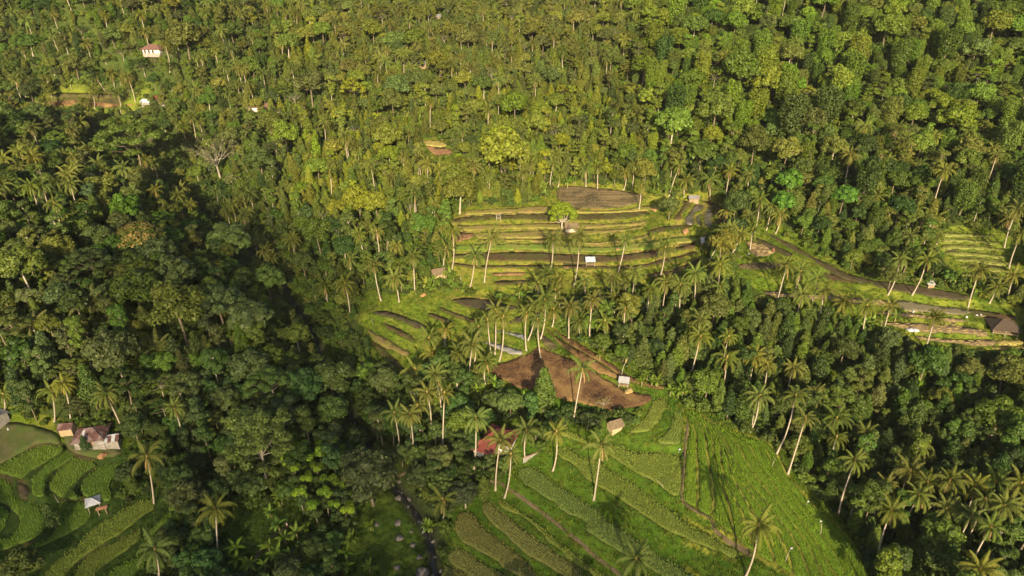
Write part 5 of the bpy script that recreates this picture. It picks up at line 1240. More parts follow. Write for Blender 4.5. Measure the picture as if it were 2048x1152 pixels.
# the largest of each kind in view become things; the rest of the wood is one mass
LIMIT = {'clove_tree': 290, 'broadleaf_tree': 290, 'spreading_tree': 200, 'large_leaf_tree': 200, 'creeper_clad_tree': 250, 'slender_tree': 250, 'bare_tree': 60}
used = {}; MASS = []
MARKS = [(1125,424,'the lone bright green tree'), (283,462,'the orange blossom tree'), (460,490,'the pale large leaved tree'), (355,615,'the big yellow green tree'), (512,865,'the tall forking meadow tree'), (262,275,'the very broad spreading tree'),
 (428,295,'the leafless pale tree'), (1688,392,'the bright domed pair'), (1088,775,'the ploughed field'), (738,945,'the dark stream side tree'), (995,865,'the red roofed house'), (190,868,'the rusty roofed farmhouse'), (2003,645,'the thatched hut'), (1870,470,'the far right rice steps'),
 (310,98,'the white hillside house'), (515,213,'the two roofed house'), (195,205,'the reddish soil terrace'), (870,295,'the small yellow meadow'), (1005,300,'the large yellow green tree'), (1040,198,'the russet brown tree'), (850,132,'the far grey shed'), (1655,215,'the dark clumped tree'), (1813,325,'the palms on the steep slope'),
 (1480,140,'the fresh green slope tree'), (1300,410,'the curved grey paddies'), (1600,560,'the long flooded paddy'), (1450,690,'the paired wood palms'), (1600,830,'the tallest leaning palms'), (1760,690,'the straw plots'), (1710,922,'the leaning corner palm'), (1860,1112,'the round olive tree'), (1880,780,'the banana clump'), (640,560,'the lone gully palm'),
 (181,600,'the grey green sugar palm'), (620,170,'the rounded grey green tree'), (370,75,'the big olive hill tree'), (100,780,'the twin palms'), (1900,60,'the top right corner'), (60,40,'the top left corner'), (1250,60,'the top edge'), (600,40,'the top edge left of centre'), (1700,60,'the top edge right of centre'), (40,440,'the left edge'), (2010,860,'the right edge'), (2010,240,'the right edge of the slope'), (560,960,'the shaded meadow')]
def beside(u, v):
    d, mu, mv, nm = min(((mu-u)**2 + 1.6*(mv-v)**2, mu, mv, nm) for mu, mv, nm in MARKS)
    far = 'close ' if d < 70**2 else 'well ' if d > 150**2 else ''
    dx, dy = u - mu, v - mv
    w = ('left of' if dx < 0 else 'right of') if abs(dx) > abs(dy) * 1.8 else ('above' if dy < 0 else 'below') if abs(dy) > abs(dx) * 1.8 else ('above and ' if dy < 0 else 'below and ') + ('left of' if dx < 0 else 'right of')
    return ('' if ' and ' in w else far) + w + ' ' + nm
TONE = lambda c: ('dark green' if c[1] < .08 else 'yellow green' if c[0] > .105 else 'mid green') if c[0] < c[1] * 1.02 or c[0] > .3 else 'brownish'
CAND.sort(key=lambda c: -c[0])
for rp, kind, vi, x, y, z, s, col, u, v, cu, cv in CAND:
    n = used.get(kind, 0)
    if 0 < cu < 2048 and 0 < cv < 1152 and n < LIMIT[kind]:
        used[kind] = n + 1; reg = region(u, v)
        place_tree(kind, x, y, z, s, '%s%s %s %s' % ('big ' if s > .98 else 'small ' if s < .66 else '', TONE(col), LOOK[kind], beside(cu, cv)), '%ss in the %s' % (kind.replace('_', ' '), reg), jit(col, NRND, .30), vi, sz=RND.uniform(.9, 1.15), parts=rp > 26)
    else: MASS.append((kind, vi, x, y, z, s, col))
print('TREES', used, 'mass', len(MASS), 'palms', np_)

# ---- masses as instanced geometry
def scatter(name, pts, sources, label, kind='stuff'):
    """one object: plant meshes instanced on points (x, y, z, rotation, scale, source index)"""
    coll = bpy.data.collections.new(name + '_sources')
    for i, (me, col) in enumerate(sources):
        o = bpy.data.objects.new('%s_source_%03d' % (name, i), me); o.color = (*col[:3], 1); coll.objects.link(o)
    A = np.array(pts, float); me = bpy.data.meshes.new(name); me.vertices.add(len(A)); me.vertices.foreach_set('co', A[:, :3].astype(np.float32).ravel())
    for nm, c, t in (('rot', 3, 'FLOAT'), ('scl', 4, 'FLOAT'), ('idx', 5, 'INT')):
        a = me.attributes.new(nm, t, 'POINT'); a.data.foreach_set('value', A[:, c].astype(np.int32 if t == 'INT' else np.float32))
    tint = np.array([(np.array(sources[int(q)][1][:3]) * NRND.uniform(.68, 1.38) * np.array([NRND.uniform(.80, 1.08), 1, NRND.uniform(.6, .9)])) for q in A[:, 5]], np.float32)
    a = me.attributes.new('tint', 'FLOAT_VECTOR', 'POINT'); a.data.foreach_set('vector', tint.ravel())
    o = link(bpy.data.objects.new(name, me)); ng = bpy.data.node_groups.new(name + '_nodes', 'GeometryNodeTree')
    ng.interface.new_socket('Geometry', in_out='INPUT', socket_type='NodeSocketGeometry'); ng.interface.new_socket('Geometry', in_out='OUTPUT', socket_type='NodeSocketGeometry')
    gi = ng.nodes.new('NodeGroupInput'); go = ng.nodes.new('NodeGroupOutput'); ip = ng.nodes.new('GeometryNodeInstanceOnPoints'); ci = ng.nodes.new('GeometryNodeCollectionInfo')
    ci.inputs['Collection'].default_value = coll; ci.inputs['Separate Children'].default_value = True; ci.inputs['Reset Children'].default_value = True
    def na(nm, t):
        n = ng.nodes.new('GeometryNodeInputNamedAttribute'); n.data_type = t; n.inputs['Name'].default_value = nm
        return n.outputs['Attribute']
    cx = ng.nodes.new('ShaderNodeCombineXYZ'); ng.links.new(na('rot', 'FLOAT'), cx.inputs['Z'])
    L = ng.links.new
    L(gi.outputs[0], ip.inputs['Points']); L(ci.outputs[0], ip.inputs['Instance']); ip.inputs['Pick Instance'].default_value = True
    L(na('idx', 'INT'), ip.inputs['Instance Index']); L(cx.outputs[0], ip.inputs['Rotation']); L(na('scl', 'FLOAT'), ip.inputs['Scale']); L(ip.outputs[0], go.inputs[0])
    m = o.modifiers.new('scatter', 'NODES'); m.node_group = ng
    return tag(o, label, kind=kind)
for kind in PROTO:
    ms = [q for q in MASS if q[0] == kind]
    if not ms: continue
    src = []; key = {}; pts = []
    for _, vi, x, y, z, s, col in ms:
        k = (vi, tuple(round(c, 3) for c in col))
        if k not in key: key[k] = len(src); src.append((PROTO[kind][vi]['j'], col))
        pts.append((x, y, z, RND.uniform(0, 6.28), s * RND.uniform(.9, 1.1), key[k]))
    scatter('distant_%ss' % kind, pts, src, 'mass of %ss filling the distant woods' % LOOK[kind])

# palms scattered singly through the far woods
PMASS = []; tries = 2600
ty = 175 + 330 * NRND.rand(tries); tx = (NRND.rand(tries) * 2 - 1) * (.75 * ty + 50); tz = GROUND(tx, ty); tu, tv, td = project(tx, ty, tz); tc = project(tx, ty, tz + 11.5); topen = is_open(tu, tv) | is_open(tc[0], tc[1]) | is_open(tc[0], tc[1] + 20); cl = vnoise(tx, ty, 30, 78)
for i in range(tries):
    if topen[i] or cl[i] < .0 or not (-120 < tu[i] < 2170 and -30 < tv[i] < 560) or (tu[i] > 1250 and tv[i] < 300 and RND.random() < .8) or not occ_free(tx[i], ty[i], 1.0, .5): continue
    occ_add(tx[i], ty[i], 3.0); PMASS.append((tx[i], ty[i], tz[i], RND.uniform(0, 6.28), RND.uniform(.7, 1.1), RND.randrange(4)))
scatter('distant_coconut_palms', PMASS, [(PALMW[i], (.108, .118, .030)) for i in range(4)], 'coconut palms scattered singly through the far woods')
print('PMASS', len(PMASS))
# ------------------------------------------------------------------ banana plants
BAN = [ (560,1010),(545,1035),(565,1060),(575,1085),(600,1080),(610,1065),(640,1085),(660,1095),(545,1105),(560,1120),(580,1130),(600,1140),(625,1130),(650,1120),(480,1135),(500,1145),(470,1110),(690,1120),(700,1090),(740,1060),(745,1145),(690,1145),(530,1140),(855,1060),
 (860,1065),(838,935),(865,925),(820,925),(1290,760),(1300,770),(1315,775),(1340,790),(1355,795),(1370,797),(1395,800),(1285,775),(1235,700),(1205,720),(1225,668),(1265,740),(975,790),(985,775),(960,790),(1035,800),(1045,810),(895,560),(905,570),(880,575),(860,585),(1170,690),(1180,655),
 (1870,760),(1900,790),(1880,800),(1840,790),(2020,740),(1985,750),(1700,685),(1740,655),(1560,620),(1765,650),(1790,645),(1880,560),(1895,565),(1905,572),(1920,580),(1935,582),(1765,557),(1740,552),(1950,590),(1965,588),(1610,460),(1640,490),(1700,530),
 (910,410),(925,412),(940,405),(960,403),(985,400),(900,420),(1130,375),(1150,368),(1310,390),(1330,388),(1690,960),(1720,1085),(1740,1075),(1560,865),(1505,850),(1520,845) ]
nb = 0
def ban_where(u, v):
    if v > 900: return 'on the shaded meadow beside the stream' if u < 900 else 'at the wooded foot of the rice spur'
    if u > 1200 and v < 830 and v > 650 and u < 1420: return 'along the strips right of the ploughed field'
    if u > 1480 and v > 630: return 'in the right wood below the straw plots'
    if u > 1480: return 'along the far bank of the long flooded paddy'
    if v < 430: return 'at the back edge of the upper terraces'
    if v < 620: return 'by the dark hut left of the upper terraces'
    return 'in the thicket below the ploughed field'
for i, (u, v) in enumerate(BAN):
    for k in range(1 if i % 3 else 2):
        x, y, z = at_px(u + RND.uniform(-6, 6), v + RND.uniform(-3, 3)); w = ban_where(u, v)
        place_banana(x, y, z - .05, RND.uniform(.75, 1.25), 'green banana plant ' + beside(u, v), 'banana plants ' + w, v > 500, nb); nb += 1
# bananas scattered through the plantations on the hillside
BM = []; tries = 5200
ty = 150 + 330 * NRND.rand(tries); tx = (NRND.rand(tries) * 2 - 1) * (.75 * ty + 40); tz = GROUND(tx, ty); tu, tv, td = project(tx, ty, tz); topen = is_open(tu, tv - 8); tdm = Field(dmin)(tx, ty)
cl = vnoise(tx, ty, 22, 77)
for i in range(tries):
    u, v = tu[i], tv[i]
    if topen[i] or tdm[i] < 1 or not (-100 < u < 2150 and -20 < v < 900): continue
    dense = .9 if (640 < u < 1450 and v < 400) else .45 if (u > 1450 and v < 420) else .25
    if cl[i] < .28 - dense * .45: continue
    if not occ_free(tx[i], ty[i], .9, .5): continue
    occ_add(tx[i], ty[i], .7)
    hill = 640 < u < 1290 and v < 400 and v > 10
    if hill and nb < 260:
        place_banana(tx[i], ty[i], tz[i] - .05, RND.uniform(.9, 1.5), 'yellow green banana plant ' + beside(u, v), 'banana plants on the hillside', False, nb, (.135, .165, .035)); nb += 1
    else: BM.append((tx[i], ty[i], tz[i] - .05, RND.uniform(0, 6.28), RND.uniform(.8, 1.4), RND.randrange(6)))
scatter('distant_banana_plants', BM, [(BANJ[i % 3], ((.105, .145, .028) if i < 3 else (.130, .155, .035))) for i in range(6)], 'banana plants scattered through the far plantations')
print('BAN', nb, len(BM))

# ------------------------------------------------------------------ undergrowth and grass tufts
UG = []; tries = 44000
ty = 86 + 420 * NRND.rand(tries) ** .75; tx = (NRND.rand(tries) * 2 - 1) * (.8 * ty + 45); tz = GROUND(tx, ty); tu, tv, td = project(tx, ty, tz + 1.2); to = is_open(tu, tv); tdm = Field(dmin)(tx, ty); tsd = Field(sd)(tx, ty)
ugc = [(.045,.066,.018), (.065,.095,.018), (.085,.115,.022), (.105,.130,.022), (.075,.110,.016)]
k = (~to) & (tdm > .9) & (tsd > 1.6) & (tu > -150) & (tu < 2200) & (tv > -40) & (tv < 1300)
for i in np.nonzero(k)[0]:
    ci = RND.choice([0, 0, 1, 1, 2, 4]) if tv[i] > 650 else RND.choice([1, 2, 3, 4, 4, 2])
    UG.append((tx[i], ty[i], tz[i] - .1, RND.uniform(0, 6.28), RND.uniform(.55, 1.5) * (1.15 if tv[i] < 400 else 1.0), ci * 3 + RND.randrange(3)))
scatter('undergrowth', UG, [(PROTO['shrub'][i % 3]['j'], ugc[i // 3]) for i in range(15)], 'shrubby undergrowth between the trees')
# grass tufts on banks and meadows
def tuft(seed):
    r = np.random.RandomState(seed); n = 26; a = r.rand(n) * 6.28; q = .55 * np.sqrt(r.rand(n)); x, y = q*np.cos(r.rand(n)*6.28), q*np.sin(r.rand(n)*6.28)
    h = .18 + .30 * r.rand(n); w = .05 + .04 * r.rand(n); p0 = np.stack([x - w*np.sin(a), y + w*np.cos(a), 0*x - .05], -1); p1 = np.stack([x + w*np.sin(a), y - w*np.cos(a), 0*x - .05], -1); p2 = np.stack([x + .6*h*np.cos(a), y + .6*h*np.sin(a), h], -1)
    return mesh_np('grass_tuft', np.stack([p0, p1, p2], 1).reshape(-1, 3), np.arange(3*n).reshape(-1, 3), MAT['blade'])
TF = [tuft(i) for i in range(4)]
tries = 60000
ty = 84 + 196 * NRND.rand(tries) ** .9; tx = (NRND.rand(tries) * 2 - 1) * (.72 * ty + 25); tz = GROUND(tx, ty); tu, tv, td = project(tx, ty, tz); to = is_open(tu, tv); tdm = Field(dmin)(tx, ty); tsd = Field(sd)(tx, ty)
cvr = np.stack([Field(cover[..., c].astype(float))(tx, ty) for c in range(3)], -1)
k = (to | (tdm < 3.5)) & (tdm > .25) & (tsd > 1.8) & (tu > -100) & (tu < 2150) & (tv < 1280)
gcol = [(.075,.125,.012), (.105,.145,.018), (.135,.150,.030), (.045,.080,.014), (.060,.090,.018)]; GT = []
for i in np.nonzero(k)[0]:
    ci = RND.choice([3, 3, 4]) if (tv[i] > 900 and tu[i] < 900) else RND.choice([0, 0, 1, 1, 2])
    GT.append((tx[i], ty[i], tz[i], RND.uniform(0, 6.28), RND.uniform(.7, 1.4), ci * 4 + RND.randrange(4)))
for P in PADDY:                                                        # ragged growth along the plot edges
    if P['typ'] in ('water', 'yard', 'ricebright'): continue
    e = catmull(P['poly'], .8); e = e + NRND.randn(*e.shape) * .22
    for ex, ey in e:
        u, v, _d = project(ex, ey, float(GROUND(ex, ey)))
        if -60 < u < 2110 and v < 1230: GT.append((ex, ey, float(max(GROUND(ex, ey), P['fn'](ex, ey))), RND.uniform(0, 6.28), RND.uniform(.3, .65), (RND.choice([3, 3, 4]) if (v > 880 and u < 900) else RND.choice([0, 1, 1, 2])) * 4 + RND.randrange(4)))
scatter('grass', GT, [(TF[i % 4], gcol[i // 4]) for i in range(20)], 'rough grass on the banks and meadows')
print('UG', len(UG), 'GT', len(GT))

# things that still share a label are told apart by their order from the left
_by = {}
for o in COL.objects:
    if o.parent is None and o.get('category') and o.get('label'): _by.setdefault(o['label'], []).append(o)
for lab, os_ in _by.items():
    if len(os_) > 1:
        os_.sort(key=lambda o: project(*o.location)[0])
        for i, o in enumerate(os_):
            if i < len(ORD) and len(lab.split()) + len(ORD[i].split()) + 2 <= 16: o['label'] = lab + ', ' + ORD[i] + ' from left'
# ------------------------------------------------------------------ houses, huts and shelters
def lerp3(a, b, t): return tuple(a[i] + (b[i] - a[i]) * t for i in range(3))
def roof_slopes(kind, w, d, z, h, ov, ridge):
    """eave-to-ridge polygons of a roof centred on the origin: list of (eave a, eave b, top b, top a)"""
    X, Y = w / 2 + ov, d / 2 + ov
    if kind == 'hip':
        r = ridge / 2; A, B, C, D = (-X,-Y,z), (X,-Y,z), (X,Y,z), (-X,Y,z); P, Q = (-r,0,z+h), (r,0,z+h)
        return [(A, B, Q, P), (B, C, Q, Q), (C, D, P, Q), (D, A, P, P)]
    if kind == 'gable':
        return [((-X,-Y,z), (X,-Y,z), (X,0,z+h), (-X,0,z+h)), ((X,Y,z), (-X,Y,z), (-X,0,z+h), (X,0,z+h))]
    return [((-X,-Y,z), (X,-Y,z), (X,Y,z+h), (-X,Y,z+h))]                      # lean-to
def add_roof(t, kind, w, d, z, h, ov, ridge, mat, sheet, piece='roof_sheet', lap=.035):
    """the slopes, cut into overlapping sheets running from eave to ridge"""
    rf = bpy.data.objects.new('roof', None); link(rf, t); r = random.Random(int(w * 100 + d))
    for a, b, c, e in roof_slopes(kind, w, d, z, h, ov, ridge):
        L = math.dist(a, b); n = max(2, int(round(L / sheet)))
        ax = tuple((b[i] - a[i]) / L for i in range(3)); s0 = sum((e[i] - a[i]) * ax[i] for i in range(3)) / L; s1 = sum((c[i] - a[i]) * ax[i] for i in range(3)) / L
        def topat(s):
            if s <= s0 + 1e-6: return lerp3(a, e, s / s0 if s0 > 1e-6 else 1)
            if s >= s1 - 1e-6: return lerp3(b, c, (1 - s) / (1 - s1) if s1 < 1 - 1e-6 else 1)
            return lerp3(e, c, (s - s0) / (s1 - s0))
        cuts = sorted(set([i / n for i in range(n + 1)] + [q for q in (s0, s1) if .02 < q < .98]))
        for i, (p, q) in enumerate(zip(cuts[:-1], cuts[1:])):
            if q - p < 1e-4: continue
            dz = lap * (i % 2) + r.uniform(0, .012)
            pts = [lerp3(a, b, p), lerp3(a, b, q), topat(q), topat(p)]
            pts = [(x, y, zz + dz) for x, y, zz in pts]
            if math.dist(pts[2], pts[3]) < 1e-3: pts = pts[:3]
            if math.dist(pts[0], pts[-1]) < 1e-3: pts = pts[1:]
            if math.dist(pts[1], pts[2]) < 1e-3: pts = [pts[0], pts[1]] + pts[3:]
            if len(pts) >= 3: MB().prism(pts, .035).build(piece, mat(r) if callable(mat) else mat, rf)
    mb = MB()
    if kind == 'hip':
        X, Y = w/2+ov, d/2+ov; k = ridge/2; Zt = z + h + .07
        if k > .05: mb.tube([(-k,0,Zt),(k,0,Zt)], .09, 5)
        for sx in (-1, 1):
            for sy in (-1, 1): mb.tube([(sx*X, sy*Y, z+.06), (sx*k, 0, Zt)], .08, 5)
    elif kind == 'gable': X = w/2+ov; mb.tube([(-X,0,z+h+.06),(X,0,z+h+.06)], .09, 5)
    if mb.v: mb.build('ridge_cap', mat(r) if callable(mat) else mat, rf)
    return rf

def house(name, label, cat, u, v, w, d, wall, roofh, rz, wmat, rmat, kind='hip', ridge=0.0, ov=.5, openings=(), posts=False, floor=0.0, sheet=.9, low_wall=0.0, roof_drop=0.0, group=None):
    x, y, z = at_px(u, v)
    t = empty(name, (x, y, z), math.radians(rz))
    if floor: MB().box(-w/2-.15, -d/2-.15, floor - .14 if posts else -1.5, w/2+.15, d/2+.15, floor).build('floor_slab', MAT['wood'] if posts else MAT['plaster_grey'], t)
    if posts:
        nx_ = max(2, int(w / 2.6) + 1); 
        for sx in range(nx_):
            for sy in (-1, 1):
                px = -w/2 + w * sx / (nx_ - 1); MB().tube([(px, sy*d/2, -1.6), (px, sy*d/2, wall)], .075, 6).build('post', MAT['wood_grey'], t)
        if low_wall:
            for x0, y0, x1, y1 in ((-w/2, d/2-.05, w/2, d/2+.05), (-w/2-.05, -d/2, -w/2+.05, d/2), (w/2-.05, -d/2, w/2+.05, d/2)): MB().box(x0, y0, floor, x1, y1, floor + low_wall).build('low_wall', wmat, t)
    elif wmat:
        th = .14
        for x0, y0, x1, y1 in ((-w/2,-d/2,w/2,-d/2+th), (-w/2,d/2-th,w/2,d/2), (-w/2,-d/2+th+.002,-w/2+th,d/2-th-.002), (w/2-th,-d/2+th+.002,w/2,d/2-th-.002)):
            MB().box(x0, y0, -1.2, x1, y1, wall).build('wall', wmat, t)
        if kind == 'gable':
            for sx in (-1, 1):
                X = sx * (w/2 - .07); mb = MB(); n = [(X-.06,-d/2,wall),(X-.06,d/2,wall),(X-.06,0,wall+roofh*.93),(X+.06,-d/2,wall),(X+.06,d/2,wall),(X+.06,0,wall+roofh*.93)]
                mb.v = n; mb.f = [(0,1,2),(5,4,3),(0,3,4,1),(1,4,5,2),(2,5,3,0)]; mb.m = [0]*5; mb.build('gable', wmat, t)
    for side, pos, ow, z0, z1, kindo in openings:
        # side: f(ront, -y) b l r ; framed opening standing proud of the wall
        def bx(a0, a1, q0, q1, out, name_, m_, par):
            if side == 'f': return MB().box(a0, -d/2-out, q0, a1, -d/2-.004, q1).build(name_, m_, par)
            if side == 'b': return MB().box(a0, d/2+.004, q0, a1, d/2+out, q1).build(name_, m_, par)
            if side == 'l': return MB().box(-w/2-out, a0, q0, -w/2-.004, a1, q1).build(name_, m_, par)
            return MB().box(w/2+.004, a0, q0, w/2+out, a1, q1).build(name_, m_, par)
        o = bx(pos-ow/2, pos+ow/2, z0, z1, .02, kindo, MAT['dark_opening'] if kindo == 'window' else MAT['wood'], t)
        fr = .07
        bx(pos-ow/2-fr, pos+ow/2+fr, z1, z1+fr, .06, 'lintel', MAT['wood_grey'], o)
        if kindo == 'window': bx(pos-ow/2-fr, pos+ow/2+fr, z0-fr, z0-.003, .08, 'sill', MAT['wood_grey'], o)
    if roofh or kind == 'lean': add_roof(t, kind, w, d, wall - roof_drop, roofh, ov, ridge, rmat, sheet)
    occ_add(x, y, max(w, d) * .6)
    return tag(t, label, cat, group)

rust = lambda r: MAT['tin_rust'] if r.random() < .85 else MAT['tin_white']
H = house
# lower left farm
H('farmhouse', 'farmhouse with hipped rusty sheet roof beside the lower left paddies', 'house', 186, 880, 6.6, 5.4, 2.0, 1.9, 14, MAT['plaster_grey'], lambda r: MAT['tin_rust'] if r.random() < .93 else MAT['tin_white'], 'hip', 1.6, .7,
  [('f', .6, .9, .0, 2.0, 'door'), ('f', -1.8, .9, .9, 1.8, 'window'), ('r', 0, .9, .9, 1.8, 'window')], floor=.25)
H('annexe', 'pale walled lean-to with a shiny metal roof half at the right of the farmhouse', 'shed', 226, 888, 3.6, 2.9, 2.0, .9, 14, MAT['plaster_grey'], lambda r: MAT['tin_white'] if r.random() < .6 else MAT['tin_rust'], 'gable', 0, .35,
  [('r', -.5, .55, .8, 1.5, 'window'), ('r', .6, .55, .8, 1.5, 'window')])
H('shed', 'small rusty roofed shed left of the farmhouse', 'shed', 137, 863, 3.0, 2.6, 1.7, .9, 10, MAT['bamboo_wall'], MAT['tin_rust'], 'gable', 0, .3)
H('shed', 'white metal roofed shed cut by the left edge of the picture', 'shed', -6, 845, 4.5, 4.0, 2.4, 1.0, -25, MAT['plaster_grey'], MAT['tin_white'], 'gable', 0, .5)
H('pavilion', 'small pavilion with a pyramid of white metal sheets among the lower left paddies', 'pavilion', 190, 1014, 2.4, 2.4, 1.9, 1.0, 30, None, MAT['tin_white'], 'hip', 0, .45, posts=True, sheet=.8)
# red roofed house in the middle
H('house', 'white house with a dark red hipped tile roof behind the palms', 'house', 1003, 888, 6.5, 5.5, 2.9, 2.0, -22, MAT['plaster_white'], MAT['tile_red'], 'hip', 2.2, .7,
  [('l', 0, 1.0, .9, 2.0, 'window'), ('f', -1.2, .9, 0, 2.1, 'door'), ('f', 1.2, 1.0, .9, 2.0, 'window')], floor=.3, sheet=.6)
H('house', 'low wing with a dark red roof and white gable left of the red roofed house', 'house', 972, 907, 5.0, 4.0, 2.4, 1.6, -22, MAT['plaster_white'], MAT['tile_red'], 'gable', 0, .6,
  [('l', 0, .8, .9, 1.8, 'window')], floor=.2, sheet=.6)
x, y, z = at_px(1062, 915); t = empty('garden_wall', (x, y, z), math.radians(28))
MB().box(-2.3, -.12, -1.2, 2.3, .12, .8).build('wall', MAT['plaster_grey'], t); MB().box(-2.4, -.2, .803, 2.4, .2, .9).build('coping', MAT['wood'], t)
tag(t, 'pale brown garden wall right of the red roofed house', 'wall')
H('hut', 'small thatched hut below the withered tree', 'hut', 1229, 857, 3.0, 2.6, 1.4, 1.3, 24, MAT['bamboo_wall'], MAT['thatch'], 'gable', 0, .45)
H('field_shelter', 'little metal roofed shelter on posts at the right corner of the ploughed field', 'shelter', 1247, 771, 2.4, 1.8, 1.7, .45, -14, MAT['bamboo_wall'], MAT['tin_white'], 'lean', 0, .3, posts=True, floor=.7, low_wall=.6, sheet=.6)
# upper terraces
H('hut', 'small hut with a grey plank wall under the lone bright green tree', 'hut', 1142, 462, 4.4, 3.2, 1.6, 1.6, 4, MAT['wood_grey'], MAT['thatch'], 'gable', 0, .35)
H('field_shelter', 'white roofed shelter on tall posts beside the widest mud paddy', 'shelter', 1180, 532, 2.9, 1.8, 2.1, .9, 2, None, MAT['tin_blue'], 'lean', 0, .25, posts=True, floor=.9, sheet=.8)
H('shed', 'pale shed with a patched white sheet roof at the right end of the upper terraces', 'shed', 1414, 489, 4.6, 3.6, 1.7, .9, -6, MAT['plaster_grey'], lambda r: MAT['tin_white'] if r.random() < .6 else MAT['tin_rust'], 'gable', 0, .35, [('f', -1.4, .6, .9, 1.5, 'window')], sheet=.7)
H('hut', 'grey roofed hut at the head of the curved paddies', 'hut', 1387, 401, 3.6, 2.6, 1.2, .9, -6, MAT['wood'], MAT['tin_grey'], 'gable', 0, .35, sheet=.8)
H('hut', 'dark thatched hut among bananas left of the upper terraces', 'hut', 877, 553, 4.0, 3.2, 1.5, 1.5, 20, MAT['bamboo_wall'], MAT['thatch'], 'gable', 0, .5)
x, y, z = at_px(997, 440); t = empty('timber_scaffold', (x, y, z), .05)
for sx in (-1, 1):
    for sy in (-1, 1): MB().tube([(sx*.75, sy*.6, -.6), (sx*.75, sy*.6, 1.9)], .07, 6).build('post', MAT['wood_grey'], t)
    MB().tube([(sx*.75, -.75, 1.9), (sx*.75, .75, 1.9)], .06, 6).build('beam', MAT['wood_grey'], t)
for zz, yy in ((1.96, -.6), (1.96, .6), (.8, -.6), (.8, .6)): MB().tube([(-.95, yy, zz), (.95, yy, zz)], .06, 6).build('rail', MAT['wood_grey'], t)
tag(t, 'bare timber scaffold standing at the back of the upper terraces', 'scaffold')
# right strip
H('hut', 'large hipped thatched hut with a lit open front at the right edge', 'hut', 2004, 662, 6.6, 4.8, 2.1, 2.4, -14, MAT['bamboo_wall'], MAT['thatch_dark'], 'hip', 1.8, .9, posts=True, floor=.5, low_wall=1.7, sheet=.8, roof_drop=.35)
x, y, z = at_px(2004, 664)
H('shelter', 'tiny white roofed shelter on the far bank of the long flooded paddy', 'shelter', 1859, 573, 2.0, 1.6, 1.1, .5, 2, MAT['wood'], MAT['tin_white'], 'lean', 0, .25, sheet=.7)
# houses on the slopes
def open_house(u, v, w, d, rz, lab, wall=2.3, rh=1.9):
    op = [('f', -w/2 + 1.2 + i * 2.1, 1.0, .2, 1.9, 'window') for i in range(int((w - 1.5) / 2.1))]
    return H('house', lab, 'house', u, v, w, d, wall, rh, rz, MAT['plaster_white'], MAT['tile_brown'], 'hip', w * .45, .9, op, floor=.5, sheet=1.0)
open_house(310, 106, 9, 6, -6, 'white house with a brown hipped roof high on the upper left hill')
open_house(510, 221, 7.5, 5.5, -8, 'white house with a purplish brown roof, larger of two side by side')
open_house(541, 222, 4.0, 4.0, -8, 'white house with a purplish brown roof, smaller of two side by side', 2.4, 1.8)
H('shed', 'blue grey roofed shed at the right end of the reddish soil terrace', 'shed', 297, 212, 5.0, 3.5, 2.2, 1.2, -10, MAT['plaster_grey'], MAT['tin_blue'], 'gable', 0, .5)
H('shed', 'red brown roofed shed behind the blue grey roofed one', 'shed', 322, 206, 5.0, 3.6, 2.4, 1.3, 15, MAT['plaster_grey'], MAT['tile_red'], 'gable', 0, .5)
H('shed', 'grey metal roofed shed on the far central hillside', 'shed', 850, 137, 5.5, 4.0, 2.4, 1.2, 6, MAT['wood'], MAT['tin_grey'], 'gable', 0, .5)
H('shed', 'pale roofed shed near the top edge of the picture', 'shed', 871, 41, 7.0, 4.0, 2.2, 1.4, -6, MAT['wood'], MAT['tin_grey'], 'gable', 0, .5)

# ------------------------------------------------------------------ small things in the fields
def lump(name, u, v, rx, ry, h, mat, label, cat, seed, group=None, sink=.1):
    r = np.random.RandomState(seed); x, y, z = at_px(u, v); bm = bmesh.new(); bmesh.ops.create_icosphere(bm, subdivisions=3, radius=1)
    ph = r.rand(6) * 6.28
    for q in bm.verts:
        c = q.co; k = 1 + .16*math.sin(3.1*c.x+ph[0]) * math.cos(2.7*c.y+ph[1]) + .12*math.sin(5.3*c.z+4*c.x+ph[2]) + .07*math.sin(9*c.y+ph[3]+5*c.z)
        q.co = Vector((c.x*rx*k, c.y*ry*k, (c.z*k*.62+.30)*h))
    me = bpy.data.meshes.new(name); bm.to_mesh(me); bm.free(); me.materials.append(mat); me.polygons.foreach_set('use_smooth', np.ones(len(me.polygons), bool))
    o = link(bpy.data.objects.new(name, me)); o.location = (x, y, z - sink); o.rotation_euler = (0, 0, r.rand()*6.28)
    return tag(o, label, cat, group)
for i, (u, v, s, lab) in enumerate([(845,1146,1.5,'big pale boulder at the bottom edge beside the stream'), (826,1091,.8,'brownish boulder on the meadow left of the stream'), (799,1077,1.0,'dark boulder in the middle of the stream side meadow'), (796,1046,.95,'dark flat boulder up the stream side meadow'),
    (753,1049,.7,'small boulder on the left of the stream side meadow'), (797,997,1.1,'boulder on the left bank above the rapids'), (794,1136,.8,'dark boulder near the bottom of the meadow'), (792,980,.6,'pale stone lying in the upper stream'), (823,1063,.5,'small stone in the grass beside the rapids'), (838,1115,.7,'half buried stone beside the lower stream'), (868,1082,.5,'wet stone in the lower rapids'), (848,1045,.5,'wet stone in the middle rapids'), (624,662,1.0,'pale boulder in the stream deep in the gully')]):
    lump('boulder', u, v, s, s*.8, s*.8, MAT['rock'], lab, 'boulder', 40 + i, 'boulders along the stream')
BESIDE_STREAM = ['beside the footbridge path', 'below the footbridge path', 'above the first rapids', 'at the first rapids', 'between the two rapids', 'just above the young palm', 'beside the young palm', 'below the young palm', 'at the lower rapids', 'under the lower rapids', 'near the lower banana', 'above the big pale boulder', 'level with the big pale boulder', 'at the bottom edge']
